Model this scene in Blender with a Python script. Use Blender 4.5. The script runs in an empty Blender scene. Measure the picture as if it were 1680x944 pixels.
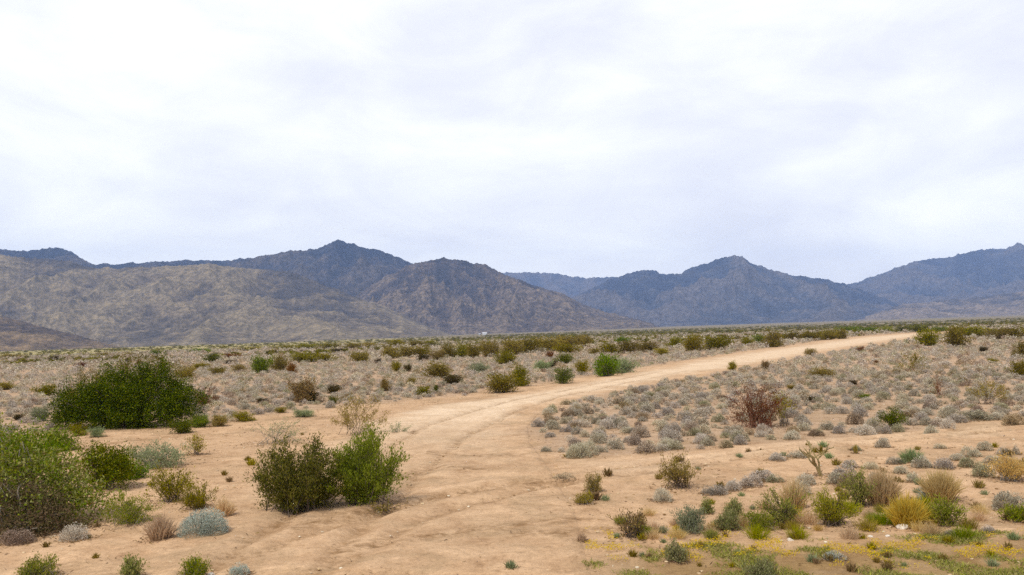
import bpy, math, random
import numpy as np
from mathutils import Matrix, Vector

random.seed(7)
RNG = np.random.default_rng(11)
scene = bpy.context.scene
COL = scene.collection

# ------------------------------------------------------------------ camera numbers
F = 1455.0            # focal length in photo pixels (photo 1680 x 944)
CX, CY = 840.0, 472.0
CAMZ = 2.8
PITCH = math.atan2(77.0, F)
TILT = 0.031          # the plain climbs gently to the right
cp, sp = math.cos(PITCH), math.sin(PITCH)

# ------------------------------------------------------------------ noise
def _hash(ix, iy, seed):
    h = (ix.astype(np.int64) * 374761393 + iy.astype(np.int64) * 668265263 + seed * 974711) & 0xffffffff
    h = ((h ^ (h >> 13)) * 1274126177) & 0xffffffff
    h = (h ^ (h >> 16)) & 0xffffffff
    return h.astype(np.float64) / 4294967295.0

def perlin(x, y, seed=0):
    x = np.asarray(x, float); y = np.asarray(y, float)
    x0 = np.floor(x); y0 = np.floor(y)
    fx = x - x0; fy = y - y0
    u = fx * fx * fx * (fx * (fx * 6 - 15) + 10); v = fy * fy * fy * (fy * (fy * 6 - 15) + 10)
    def g(ax, ay, dx, dy):
        a = _hash(ax, ay, seed) * 2 * np.pi
        return np.cos(a) * dx + np.sin(a) * dy
    n00 = g(x0, y0, fx, fy); n10 = g(x0 + 1, y0, fx - 1, fy)
    n01 = g(x0, y0 + 1, fx, fy - 1); n11 = g(x0 + 1, y0 + 1, fx - 1, fy - 1)
    return (n00 * (1 - u) + n10 * u) * (1 - v) + (n01 * (1 - u) + n11 * u) * v * 1.0

def fbm(x, y, octv=4, seed=0, gain=0.5):
    s = 0; a = 1; t = 0
    for i in range(octv):
        s = s + a * perlin(x * 2 ** i, y * 2 ** i, seed + i * 17); t += a; a *= gain
    return s / t * 1.6

def ridged(x, y, octv=4, seed=0, gain=0.5):
    s = 0; a = 1; t = 0; w = 1.0
    for i in range(octv):
        n = 1 - np.abs(perlin(x * 2 ** i, y * 2 ** i, seed + i * 31)) * 1.9
        n = np.clip(n, 0, 1) ** 2
        s = s + a * n * w; w = np.clip(n * 1.4, 0.25, 1); t += a; a *= gain
    return s / t

def sstep(a, b, x):
    t = np.clip((x - a) / (b - a), 0, 1)
    return t * t * (3 - 2 * t)

# ------------------------------------------------------------------ pixel -> plane (to read positions off the ground)
def ray(px, py):
    u = (px - CX) / F; v = (CY - py) / F
    return np.array([u, cp - v * sp, sp + v * cp])   # x right, y forward, z up

def at_plane(px, py):
    d = ray(px, py)
    t = CAMZ / (TILT * d[0] - d[2])
    if t < 0 or t > 20000: t = 20000
    return d[0] * t, d[1] * t

def project(x, y, z):
    dz = z - CAMZ
    yy = y * cp + dz * sp
    vv = -y * sp + dz * cp
    return CX + F * x / yy, CY - F * vv / yy

# ------------------------------------------------------------------ layout polygons
def wpoly(pts): return np.array([at_plane(*p) for p in pts])

ROAD_T = [(1560, 543), (1500, 547), (1440, 551), (1380, 556), (1300, 567), (1200, 581), (1120, 594), (1050, 608), (1000, 618), (930, 630), (860, 643), (780, 655), (700, 666), (640, 676), (560, 702), (470, 745), (380, 800), (300, 860), (180, 944)]
ROAD_B = [(1565, 549), (1503, 557), (1443, 566), (1383, 575), (1300, 591), (1200, 608), (1120, 622), (1050, 636), (1000, 647), (945, 657), (905, 668), (880, 684), (868, 702), (872, 725), (900, 760), (925, 800), (950, 840), (960, 880), (980, 944)]
TRACK2_T = [(900, 752), (1000, 750), (1100, 742), (1200, 734), (1300, 722), (1400, 712), (1500, 706), (1600, 694), (1700, 686)]
TRACK2_B = [(930, 800), (1020, 790), (1120, 778), (1200, 762), (1300, 748), (1400, 738), (1500, 728), (1600, 722), (1700, 712)]
P_ROAD = wpoly(ROAD_T + ROAD_B[::-1])
P_TRACK = wpoly(TRACK2_T + TRACK2_B[::-1])
P_RIGHT = wpoly([(872, 688), (880, 735), (950, 752), (1060, 744), (1200, 735), (1300, 722), (1400, 713), (1500, 706), (1600, 694), (1900, 672), (2300, 640), (2300, 500), (2300, 520), (1700, 534), (1600, 541), (1565, 549), (1503, 557), (1443, 566), (1383, 575), (1300, 591), (1200, 608), (1120, 622), (1050, 636), (1000, 647), (945, 657), (905, 668)])
P_LEFT = wpoly([(-500, 590), (-500, 760), (0, 722), (90, 712), (340, 697), (400, 688), (480, 676), (560, 668), (640, 662), (760, 648), (880, 630), (1000, 613), (1100, 596), (1200, 580), (1300, 566), (1380, 555), (1440, 550), (1500, 546), (1560, 542), (1700, 533), (2300, 510), (2300, 507), (840, 556), (0, 581.5), (-500, 596)])

def inside(P, x, y):
    x = np.asarray(x, float); y = np.asarray(y, float)
    r = np.zeros(x.shape, bool); n = len(P); j = n - 1
    for i in range(n):
        xi, yi = P[i]; xj, yj = P[j]
        c = ((yi > y) != (yj > y)) & (x < (xj - xi) * (y - yi) / (yj - yi + 1e-12) + xi)
        r ^= c; j = i
    return r

def pdist(P, x, y, closed=True):
    d = np.full(np.shape(x), 1e9)
    n = len(P)
    for i in range(n if closed else n - 1):
        a = P[i]; b = P[(i + 1) % n]
        ab = b - a; L = (ab ** 2).sum() + 1e-9
        t = np.clip(((x - a[0]) * ab[0] + (y - a[1]) * ab[1]) / L, 0, 1)
        d = np.minimum(d, np.hypot(x - a[0] - ab[0] * t, y - a[1] - ab[1] * t))
    return d

def sdf(P, x, y):      # positive inside
    d = pdist(P, x, y)
    return np.where(inside(P, x, y), d, -d)

RUTS = [wpoly(p) for p in (
    [(1440, 558), (1300, 576), (1200, 591), (1100, 608), (1000, 627), (900, 646), (800, 668), (700, 700), (600, 760), (470, 850), (330, 944)],
    [(1440, 561), (1300, 582), (1200, 597), (1100, 615), (1000, 635), (920, 652), (840, 678), (760, 720), (680, 790), (590, 870), (520, 944)],
    [(1700, 697), (1500, 713), (1300, 733), (1100, 758), (980, 770), (860, 790), (740, 812), (620, 842), (500, 880), (330, 940)],
    [(1700, 703), (1500, 720), (1300, 741), (1120, 768), (980, 784), (880, 802), (760, 832), (660, 868), (560, 930)],
)]
STAIN = [(wpoly(p), w) for p, w in (
    ([(480, 868), (560, 850), (640, 832), (740, 812), (830, 800), (905, 792)], .35),
    ([(700, 745), (760, 752), (840, 748)], .30),
    ([(560, 905), (700, 882), (820, 868), (960, 852)], .22),
    ([(640, 790), (720, 770), (800, 772)], .25),
    ([(780, 870), (900, 880), (1040, 862)], .25),
    ([(0, 745), (120, 735), (330, 712)], .3),
)]

def road_amount(x, y):
    w = 0.5 + 0.02 * np.hypot(x, y)
    n = fbm(x / 2.2, y / 2.2, 3, 5) * 0.9
    r = sstep(-1, 1, (sdf(P_ROAD, x, y) - w * .6) / w + n)
    near = sstep(15, 34, np.hypot(x, y))
    r = r * (0.25 + 0.75 * near)
    t = 0.55 * sstep(-1, 1, (sdf(P_TRACK, x, y) - .3) / .6 + n)
    return np.maximum(r, t)

def H(x, y):
    x = np.asarray(x, float); y = np.asarray(y, float)
    r = np.hypot(x, y)
    z = TILT * x
    near = 1 - sstep(60, 160, r)
    z = z + near * (0.06 * perlin(x / 5, y / 5, 3) + 0.025 * perlin(x / 1.3, y / 1.3, 4))
    z = z + 0.5 * sstep(120, 400, r) * perlin(x / 170, y / 170, 9)
    z = z + 0.0052 * np.maximum(0, r - 1000) * sstep(-1400, 600, x)
    # roadside bank in front of the verge plants
    return z

def Hd(x, y):      # with the fine relief that only the ground sheet carries
    z = H(x, y)
    r = np.hypot(x, y)
    m = r < 75
    xm, ym, rm = x[m], y[m], r[m]
    f = 1 - sstep(35, 75, rm)
    dz = 0.012 * fbm(xm / .45, ym / .45, 3, 21) * f
    for R_ in RUTS:
        d = pdist(R_, xm, ym, False) + 0.10 * perlin(xm / 1.1, ym / 1.1, 8)
        dz -= 0.04 * np.exp(-(d / .17) ** 2) * f
        dz += 0.022 * np.exp(-((d - .34) / .13) ** 2) * f
    z = z.copy(); z[m] += dz
    return z

def ground(px, py):
    """the point of the ground seen at a photo pixel"""
    d = ray(px, py)
    t = CAMZ / (TILT * d[0] - d[2])
    for _ in range(6):
        x, y = d[0] * t, d[1] * t
        hz = float(H(x, y)) - TILT * x
        t = (CAMZ - hz) / (TILT * d[0] - d[2])
    return d[0] * t, d[1] * t, float(H(d[0] * t, d[1] * t))

# ------------------------------------------------------------------ mesh helpers
def make_mesh(name, V, Q=None, T=None, mats=(), qm=None, tm=None, smooth=False, attrs=None):
    me = bpy.data.meshes.new(name)
    V = np.asarray(V, np.float32)
    Q = np.zeros((0, 4), np.int32) if Q is None or len(Q) == 0 else np.asarray(Q, np.int32)
    T = np.zeros((0, 3), np.int32) if T is None or len(T) == 0 else np.asarray(T, np.int32)
    me.vertices.add(len(V)); me.vertices.foreach_set("co", V.ravel())
    nl = Q.size + T.size
    me.loops.add(nl); me.loops.foreach_set("vertex_index", np.concatenate([Q.ravel(), T.ravel()]).astype(np.int32))
    me.polygons.add(len(Q) + len(T))
    st = np.concatenate([np.arange(len(Q)) * 4, Q.size + np.arange(len(T)) * 3]).astype(np.int32)
    me.polygons.foreach_set("loop_start", st)
    if qm is not None or tm is not None:
        a = np.zeros(len(Q), np.int32) if qm is None else np.asarray(qm, np.int32)
        b = np.zeros(len(T), np.int32) if tm is None else np.asarray(tm, np.int32)
        me.polygons.foreach_set("material_index", np.concatenate([a, b]))
    me.polygons.foreach_set("use_smooth", np.full(len(Q) + len(T), bool(smooth)))
    for m in mats: me.materials.append(m)
    for k, v in (attrs or {}).items():
        v = np.asarray(v, np.float32)
        if v.ndim == 1:
            at = me.attributes.new(k, 'FLOAT', 'POINT'); at.data.foreach_set("value", v)
        else:
            at = me.attributes.new(k, 'FLOAT_COLOR', 'POINT')
            at.data.foreach_set("color", np.concatenate([v, np.ones((len(v), 1), np.float32)], 1).ravel())
    me.update(calc_edges=True)
    return me

def link(name, me, parent=None, loc=None):
    o = bpy.data.objects.new(name, me); COL.objects.link(o)
    if parent is not None: o.parent = parent
    if loc is not None: o.location = loc
    return o

def tag(o, label=None, cat=None, group=None, kind=None):
    if label: o['label'] = label
    if cat: o['category'] = cat
    if group: o['group'] = group
    if kind: o['kind'] = kind
    return o

def unit(v):
    return v / (np.linalg.norm(v, axis=-1, keepdims=True) + 1e-9)

class Geo:
    """collects quads; g.leaves / g.tube"""
    def __init__(s): s.V = []; s.Q = []; s.M = []; s.n = 0
    def add(s, V, Q, m=0):
        s.V.append(V); s.Q.append(Q + s.n); s.M.append(np.full(len(Q), m)); s.n += len(V)
    def leaves(s, P, D, L, W, rng, m=0, bend=0.0):
        P = np.asarray(P, float); n = len(P)
        if n == 0: return
        D = unit(np.asarray(D, float)); L = np.broadcast_to(L, (n,))[:, None]; W = np.broadcast_to(W, (n,))[:, None]
        S = unit(np.cross(D, unit(rng.normal(size=(n, 3)))))
        N = np.cross(D, S)
        mid = P + D * L * .5 + N * (bend * L)
        V = np.stack([P, mid - S * W * .5, P + D * L, mid + S * W * .5], 1).reshape(-1, 3)
        s.add(V, np.arange(4 * n).reshape(n, 4), m)
    def tube(s, pts, rad, m=0, sides=4):
        pts = np.asarray(pts, float); k = len(pts)
        rad = np.broadcast_to(rad, (k,))
        t = unit(np.gradient(pts, axis=0))
        ref = np.array([0.31, 0.17, 0.93]) if abs(t[0][2]) < .9 else np.array([1., .1, .05])
        a = unit(np.cross(t, ref)); b = np.cross(t, a)
        an = np.arange(sides) / sides * 2 * np.pi
        V = pts[:, None] + rad[:, None, None] * (np.cos(an)[None, :, None] * a[:, None] + np.sin(an)[None, :, None] * b[:, None])
        V = V.reshape(-1, 3)
        i = np.arange(k - 1)[:, None] * sides; j = np.arange(sides)[None, :]
        j2 = (j + 1) % sides
        Q = np.stack([i + j, i + j2, i + j2 + sides, i + j + sides], -1).reshape(-1, 4)
        s.add(V, Q, m)
    def arrays(s):
        return np.concatenate(s.V), np.concatenate(s.Q), np.concatenate(s.M)
    def mesh(s, name, mats, smooth=False):
        V, Q, M = s.arrays()
        return make_mesh(name, V, Q, mats=mats, qm=M, smooth=smooth)

# ------------------------------------------------------------------ materials
def newmat(name):
    m = bpy.data.materials.new(name); m.use_nodes = True
    nt = m.node_tree; nt.nodes.clear()
    out = nt.nodes.new('ShaderNodeOutputMaterial')
    return m, nt, out

def N(nt, t, **kw):
    n = nt.nodes.new(t)
    for k, v in kw.items():
        if k in n.inputs.keys(): n.inputs[k].default_value = v
        else: setattr(n, k, v)
    return n

def ramp(nt, fac, stops):
    r = nt.nodes.new('ShaderNodeValToRGB')
    e = r.color_ramp.elements
    while len(e) > 1: e.remove(e[-1])
    e[0].position = stops[0][0]; e[0].color = (*stops[0][1], 1)
    for p, c in stops[1:]:
        q = e.new(p); q.color = (*c, 1)
    nt.links.new(fac, r.inputs[0])
    return r.outputs[0]

def mixc(nt, fac, a, b, mode='MIX'):
    m = nt.nodes.new('ShaderNodeMix'); m.data_type = 'RGBA'; m.blend_type = mode
    for s, v in ((0, fac), (6, a), (7, b)):
        if isinstance(v, bpy.types.NodeSocket): nt.links.new(v, m.inputs[s])
        elif s == 0: m.inputs[0].default_value = v
        else: m.inputs[s].default_value = (*v, 1)
    return m.outputs[2]

def math_(nt, op, a, b=0.5, c=None, clamp=False):
    m = nt.nodes.new('ShaderNodeMath'); m.operation = op; m.use_clamp = clamp
    for i, v in enumerate((a, b) if c is None else (a, b, c)):
        if isinstance(v, bpy.types.NodeSocket): nt.links.new(v, m.inputs[i])
        else: m.inputs[i].default_value = v
    return m.outputs[0]

def leaf_mat(name, cols, trans=0.3, merged=False, vary=0.5, rough=0.8, alt=False):
    """foliage: every leaf draws its colour from cols, every plant a little of its own"""
    m, nt, out = newmat(name)
    g = N(nt, 'ShaderNodeNewGeometry')
    k = len(cols)
    col = ramp(nt, g.outputs['Random Per Island'], [(i / max(1, k - 1), c) for i, c in enumerate(cols)])
    if merged:
        a = N(nt, 'ShaderNodeAttribute', attribute_name='tint'); r = a.outputs['Fac']
    else:
        a = N(nt, 'ShaderNodeObjectInfo'); r = a.outputs['Random']
    if alt:
        k2 = math_(nt, 'FRACT', math_(nt, 'MULTIPLY', r, 13.7), 0)
        tone = ramp(nt, k2, [(0, (1, 1, 1)), (.45, (1, 1, 1)), (.50, (.80, .82, .70)), (.62, (.88, .90, .82)), (.66, (.72, .62, .52)), (.74, (.84, .78, .70)), (.84, (1.12, 1.10, 1.06)), (1, (1.15, 1.12, 1.08))])
        tone.node.color_ramp.interpolation = 'CONSTANT'
        col = mixc(nt, 1., col, tone, 'MULTIPLY')
    v = math_(nt, 'MULTIPLY_ADD', r, vary, 1 - vary / 2)
    hs = N(nt, 'ShaderNodeHueSaturation')
    nt.links.new(col, hs.inputs['Color']); nt.links.new(v, hs.inputs['Value'])
    h = math_(nt, 'FRACT', math_(nt, 'MULTIPLY', r, 7.31), 0)
    nt.links.new(math_(nt, 'MULTIPLY_ADD', h, 0.035, 0.4825), hs.inputs['Hue'])
    nt.links.new(math_(nt, 'MULTIPLY_ADD', h, 0.35, 0.95), hs.inputs['Saturation'])
    p = N(nt, 'ShaderNodeBsdfPrincipled', Roughness=rough); p.inputs['Specular IOR Level'].default_value = 0.08
    t = N(nt, 'ShaderNodeBsdfTranslucent')
    nt.links.new(hs.outputs[0], p.inputs['Base Color']); nt.links.new(hs.outputs[0], t.inputs['Color'])
    mx = N(nt, 'ShaderNodeMixShader'); mx.inputs[0].default_value = trans
    nt.links.new(p.outputs[0], mx.inputs[1]); nt.links.new(t.outputs[0], mx.inputs[2]); nt.links.new(mx.outputs[0], out.inputs[0])
    return m

def bark_mat(name, a, b, scale=30):
    m, nt, out = newmat(name)
    tc = N(nt, 'ShaderNodeTexCoord'); n = N(nt, 'ShaderNodeTexNoise', Scale=scale, Detail=4.0)
    nt.links.new(tc.outputs['Object'], n.inputs['Vector'])
    c = ramp(nt, n.outputs[0], [(.3, a), (.7, b)])
    p = N(nt, 'ShaderNodeBsdfPrincipled', Roughness=0.9); nt.links.new(c, p.inputs['Base Color'])
    nt.links.new(p.outputs[0], out.inputs[0])
    return m

M = {}
GREY = [(.16, .12, .08), (.48, .415, .33), (.76, .70, .59), (.30, .265, .205), (.56, .50, .42)]
M['grey'] = leaf_mat('bursage_leaves', GREY, .25, vary=.35, alt=True)
M['grey_mass'] = leaf_mat('scrub_leaves', GREY, .25, merged=True, vary=.4, alt=True)
M['white'] = leaf_mat('pale_leaves', [(.50, .44, .34), (.66, .61, .50), (.42, .36, .26)], .2, vary=.2)
M['silver'] = leaf_mat('silver_green_leaves', [(.28, .33, .27), (.42, .46, .40), (.52, .54, .47)], .2, vary=.2)
M['tan'] = leaf_mat('straw_blades', [(.50, .35, .19), (.68, .52, .31), (.58, .45, .27)], .4, vary=.3)
M['gold'] = leaf_mat('golden_blades', [(.52, .35, .08), (.68, .50, .14), (.48, .40, .12)], .4, vary=.2)
M['drybrown'] = leaf_mat('brown_dry_leaves', [(.15, .10, .04), (.27, .18, .08), (.22, .17, .06), (.12, .07, .03)], .2, vary=.3)
M['olive'] = leaf_mat('creosote_leaves', [(.11, .09, .008), (.20, .165, .016), (.28, .225, .035), (.15, .14, .014)], .3, vary=.45)
M['green'] = leaf_mat('green_leaves', [(.07, .10, .008), (.15, .20, .02), (.22, .27, .04)], .35, vary=.35)
M['bright'] = leaf_mat('fresh_leaves', [(.11, .14, .015), (.21, .25, .03), (.33, .34, .07), (.30, .23, .09)], .35, vary=.25)
M['blue'] = leaf_mat('blue_green_leaves', [(.12, .14, .035), (.22, .24, .08), (.33, .33, .15), (.27, .22, .10)], .3, vary=.2)
M['sage'] = leaf_mat('sage_leaves', [(.20, .24, .12), (.30, .33, .19), (.24, .24, .13)], .3, vary=.3)
M['yolive'] = leaf_mat('yellow_olive_leaves', [(.20, .155, .02), (.34, .28, .06), (.27, .22, .05), (.22, .14, .06)], .3, vary=.3)
M['dark'] = leaf_mat('dark_leaves', [(.04, .03, .01), (.08, .065, .015), (.07, .04, .02)], .2, vary=.3)
M['darkgreen'] = leaf_mat('dark_green_leaves', [(.04, .055, .006), (.10, .11, .012), (.18, .17, .03), (.07, .10, .012)], .25, vary=.3)
M['creo'] = leaf_mat('creosote_dark_leaves', [(.03, .035, .003), (.10, .11, .008), (.24, .22, .03), (.06, .08, .006)], .35, vary=.1)
M['pairgreen'] = leaf_mat('pair_green_leaves', [(.07, .10, .006), (.17, .22, .02), (.28, .32, .05), (.12, .15, .015)], .35, vary=.1)
M['mesq'] = leaf_mat('mesquite_leaves', [(.012, .022, .003), (.04, .065, .005), (.10, .135, .012), (.20, .21, .03)], .3, vary=.1)
M['rust'] = leaf_mat('rust_leaves', [(.08, .025, .01), (.19, .055, .018), (.12, .065, .02), (.26, .14, .04)], .2, vary=.2)
M['flower'] = leaf_mat('yellow_petals', [(.62, .44, .03), (.74, .54, .05), (.50, .36, .04)], .2, merged=True, vary=.2)
M['verge'] = leaf_mat('verge_blades', [(.24, .21, .07), (.30, .31, .08), (.44, .38, .17), (.17, .21, .04)], .3, merged=True, vary=.5)
M['fargreen'] = leaf_mat('far_scrub_leaves', [(.10, .09, .015), (.20, .165, .03), (.15, .15, .03)], .3, merged=True, vary=.8)
M['litter'] = leaf_mat('litter_bits', [(.14, .09, .05), (.30, .21, .13), (.22, .15, .09)], .1, merged=True, vary=.5)
M['stem'] = bark_mat('brown_twigs', (.06, .04, .025), (.14, .10, .07))
M['stemgrey'] = bark_mat('grey_twigs', (.16, .13, .10), (.32, .28, .23))
M['stempale'] = bark_mat('pale_bark', (.20, .15, .055), (.36, .28, .12))
M['stemrust'] = bark_mat('reddish_bark', (.14, .05, .025), (.24, .10, .05))

def ground_mat():
    m, nt, out = newmat('desert_sand')
    tc = N(nt, 'ShaderNodeTexCoord'); P = tc.outputs['Object']
    def noise(scale, detail=5., rough=.55, dist=0., vec=P):
        n = N(nt, 'ShaderNodeTexNoise', Scale=scale, Detail=detail, Roughness=rough, Distortion=dist)
        nt.links.new(vec, n.inputs['Vector']); return n.outputs[0]
    base = N(nt, 'ShaderNodeAttribute', attribute_name='soil').outputs['Color']
    road = N(nt, 'ShaderNodeAttribute', attribute_name='road').outputs['Fac']
    stain = N(nt, 'ShaderNodeAttribute', attribute_name='stain').outputs['Fac']
    big = noise(.22, 5, .6); mid = noise(1.6, 6, .65, .4); fine = noise(7, 6, .85); grit = noise(22, 5, .9)
    c = mixc(nt, 1.0, base, ramp(nt, big, [(.3, (.84, .82, .80)), (.5, (1, 1, 1)), (.72, (1.12, 1.12, 1.12))]), 'MULTIPLY')
    c = mixc(nt, 1.0, c, ramp(nt, mid, [(.28, (.66, .60, .54)), (.40, (.90, .87, .84)), (.55, (1.03, 1.03, 1.03)), (.74, (1.22, 1.25, 1.28))]), 'MULTIPLY')
    pm = noise(.55, 5, .65, 1.2)
    c = mixc(nt, ramp(nt, pm, [(.50, (0, 0, 0)), (.62, (.6, .6, .6))]), c, (.37, .245, .135))
    # pale packed road sand
    rn = math_(nt, 'ADD', road, math_(nt, 'MULTIPLY_ADD', mid, .7, -.35), clamp=True)
    rf = math_(nt, 'MULTIPLY', rn, road, clamp=True)
    c = mixc(nt, rf, c, ramp(nt, noise(.9, 6, .7, .5), [(.3, (.60, .425, .265)), (.7, (.78, .595, .41))]))
    # darker, coarser dirt
    sf = math_(nt, 'MULTIPLY', stain, ramp(nt, noise(3.5, 5, .7, 1.0), [(.38, (0, 0, 0)), (.62, (1, 1, 1))]), clamp=True)
    c = mixc(nt, math_(nt, 'MULTIPLY', sf, .9), c, (.20, .105, .04))
    c = mixc(nt, 1.0, c, ramp(nt, fine, [(.30, (.60, .56, .52)), (.46, (.98, .98, .98)), (.56, (1.04, 1.04, 1.04)), (.70, (1.3, 1.3, 1.3))]), 'MULTIPLY')
    c = mixc(nt, 1.0, c, ramp(nt, grit, [(.32, (.5, .47, .44)), (.46, (1, 1, 1)), (.58, (1, 1, 1)), (.70, (1.5, 1.5, 1.5))]), 'MULTIPLY')
    p = N(nt, 'ShaderNodeBsdfPrincipled', Roughness=.95); p.inputs['Specular IOR Level'].default_value = .1
    nt.links.new(c, p.inputs['Base Color'])
    hgt = math_(nt, 'ADD', math_(nt, 'MULTIPLY', mid, .06), math_(nt, 'ADD', math_(nt, 'MULTIPLY', fine, .02), math_(nt, 'MULTIPLY', grit, .004)))
    b = N(nt, 'ShaderNodeBump', Strength=.9, Distance=1.0)
    nt.links.new(hgt, b.inputs['Height']); nt.links.new(b.outputs[0], p.inputs['Normal'])
    nt.links.new(p.outputs[0], out.inputs[0])
    return m
M['ground'] = ground_mat()

def ground_attrs(x, y):
    r = np.hypot(x, y)
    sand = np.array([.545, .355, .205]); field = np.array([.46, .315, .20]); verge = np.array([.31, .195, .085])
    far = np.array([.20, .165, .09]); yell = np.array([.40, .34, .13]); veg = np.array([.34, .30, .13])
    n = fbm(x / 3.0, y / 3.0, 3, 41)
    f = np.maximum(sstep(-.6, .8, sdf(P_RIGHT, x, y) + n), sstep(-.6, .8, sdf(P_LEFT, x, y) + n))
    c = sand[None] * (1 - f[:, None]) + field[None] * f[:, None]
    # verge strip along the main road, front right
    px = 1.0
    v = (1 - sstep(10.6, 12.0, y + n * .5 - .03 * x)) * sstep(.3, 2.6, x + n)
    c = c * (1 - v[:, None]) + verge * v[:, None]
    v2 = (1 - sstep(9.4, 10.2, y + n * .5)) * sstep(1.5, 3.5, x + n)
    c = c * (1 - .7 * v2[:, None]) + veg * .7 * v2[:, None]
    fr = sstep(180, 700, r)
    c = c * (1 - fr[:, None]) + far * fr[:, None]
    yl = sstep(260, 420, r) * (1 - sstep(1300, 1800, r)) * (1 - sstep(-230, -60, x + 60 * n)) * .8
    c = c * (1 - yl[:, None]) + yell * yl[:, None]
    st = np.zeros_like(x)
    m = r < 60
    for P, w in STAIN:
        d = pdist(P, x[m], y[m], False)
        st[m] = np.maximum(st[m], np.exp(-(d / w) ** 2 + .0) * .9)
    for P in RUTS:
        d = pdist(P, x[m], y[m], False) + .1 * perlin(x[m] / 1.1, y[m] / 1.1, 8)
        st[m] = np.maximum(st[m], .75 * np.exp(-(d / .14) ** 2))
    return c, st

# ------------------------------------------------------------------ ground sheet
ang = np.concatenate([np.linspace(-180, -50, 60, endpoint=False), np.linspace(-50, 50, 620), np.linspace(50, 180, 60)[1:]])
ang = np.radians(ang)
rad = np.concatenate([[0.0], np.geomspace(1.5, 7, 14, endpoint=False), np.geomspace(7, 120, 330, endpoint=False), np.geomspace(120, 9400, 170)])
A, R_ = np.meshgrid(ang, rad)
gx = (R_ * np.sin(A)).ravel(); gy = (R_ * np.cos(A)).ravel()
gz = Hd(gx, gy)
na, nr = len(ang), len(rad)
i = np.arange(nr - 1)[:, None] * na + np.arange(na - 1)[None, :]
Q = np.stack([i, i + na, i + na + 1, i + 1], -1).reshape(-1, 4)[:, ::-1]
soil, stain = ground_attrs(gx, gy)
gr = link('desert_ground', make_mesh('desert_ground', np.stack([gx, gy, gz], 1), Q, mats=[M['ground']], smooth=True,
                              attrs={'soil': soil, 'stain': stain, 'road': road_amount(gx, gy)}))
tag(gr, 'sandy desert plain reaching to the foot of the mountains', 'ground', kind='structure')

def ribbon(name, T, B, nseg, nw, lift, label):
    T = wpoly(T); B = wpoly(B)
    def res(P, n):
        s = np.linspace(0, len(P) - 1, n); k = np.clip(s.astype(int), 0, len(P) - 2); f = (s - k)[:, None]
        return P[k] * (1 - f) + P[k + 1] * f
    T = res(T, nseg); B = res(B, nseg)
    w = np.linspace(0, 1, nw)[None, :, None]
    G = T[:, None] * (1 - w) + B[:, None] * w
    x = G[..., 0].ravel(); y = G[..., 1].ravel()
    r = np.hypot(x, y)
    ii = np.repeat(np.arange(nseg), nw); jj = np.tile(np.arange(nw), nseg)
    e = np.minimum(np.minimum(ii, nseg - 1 - ii) / 3., np.minimum(jj, nw - 1 - jj) / 3.)
    z = Hd(x, y) + (lift + .0004 * r) * np.clip(e, 0, 1) - .05 * (e < .3)
    i = np.arange(nseg - 1)[:, None] * nw + np.arange(nw - 1)[None, :]
    Q = np.stack([i, i + 1, i + nw + 1, i + nw], -1).reshape(-1, 4)
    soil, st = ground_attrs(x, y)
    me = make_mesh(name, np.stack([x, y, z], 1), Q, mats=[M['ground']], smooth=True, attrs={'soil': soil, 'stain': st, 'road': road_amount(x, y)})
    o = link(name, me); tag(o, label, 'road', kind='structure')
    return o
ribbon('dirt_road', ROAD_T, ROAD_B, 700, 90, .012, 'pale sandy dirt road bending away to the right through the scrub')
ribbon('side_track', TRACK2_T, TRACK2_B, 300, 40, .007, 'bare sandy track branching right below the grey scrub')

# ------------------------------------------------------------------ mountains
def mountain_mat(name, light, mid, dark, spots=.5, scale=1.0):
    m, nt, out = newmat(name)
    tc = N(nt, 'ShaderNodeTexCoord'); P = tc.outputs['Object']
    def noise(s, d=5., r=.6, dist=0.):
        n = N(nt, 'ShaderNodeTexNoise', Scale=s * scale, Detail=d, Roughness=r, Distortion=dist)
        nt.links.new(P, n.inputs['Vector']); return n.outputs[0]
    rock = N(nt, 'ShaderNodeAttribute', attribute_name='rock').outputs['Fac']
    a = noise(.0045, 8, .75, .6); b = noise(.022, 6, .8, .0); c_ = noise(.06, 4, .8)
    f = math_(nt, 'ADD', math_(nt, 'MULTIPLY', a, .9), math_(nt, 'MULTIPLY', rock, .55))
    col = ramp(nt, f, [(.36, light), (.60, mid), (.86, dark)])
    col = mixc(nt, spots, col, ramp(nt, b, [(.40, (.30, .29, .36)), (.49, (.85, .85, .88)), (.60, (1.4, 1.34, 1.22))]), 'MULTIPLY')
    col = mixc(nt, spots, col, ramp(nt, c_, [(.42, (.40, .42, .42)), (.5, (1, 1, 1)), (.60, (1.7, 1.64, 1.5))]), 'MULTIPLY')
    p = N(nt, 'ShaderNodeBsdfPrincipled', Roughness=1.); p.inputs['Specular IOR Level'].default_value = 0
    nt.links.new(col, p.inputs['Base Color'])
    bp = N(nt, 'ShaderNodeBump', Strength=.8, Distance=1.)
    nt.links.new(math_(nt, 'ADD', math_(nt, 'MULTIPLY', b, 28.), math_(nt, 'MULTIPLY', c_, 7.)), bp.inputs['Height'])
    nt.links.new(bp.outputs[0], p.inputs['Normal']); nt.links.new(p.outputs[0], out.inputs[0])
    return m
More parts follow.
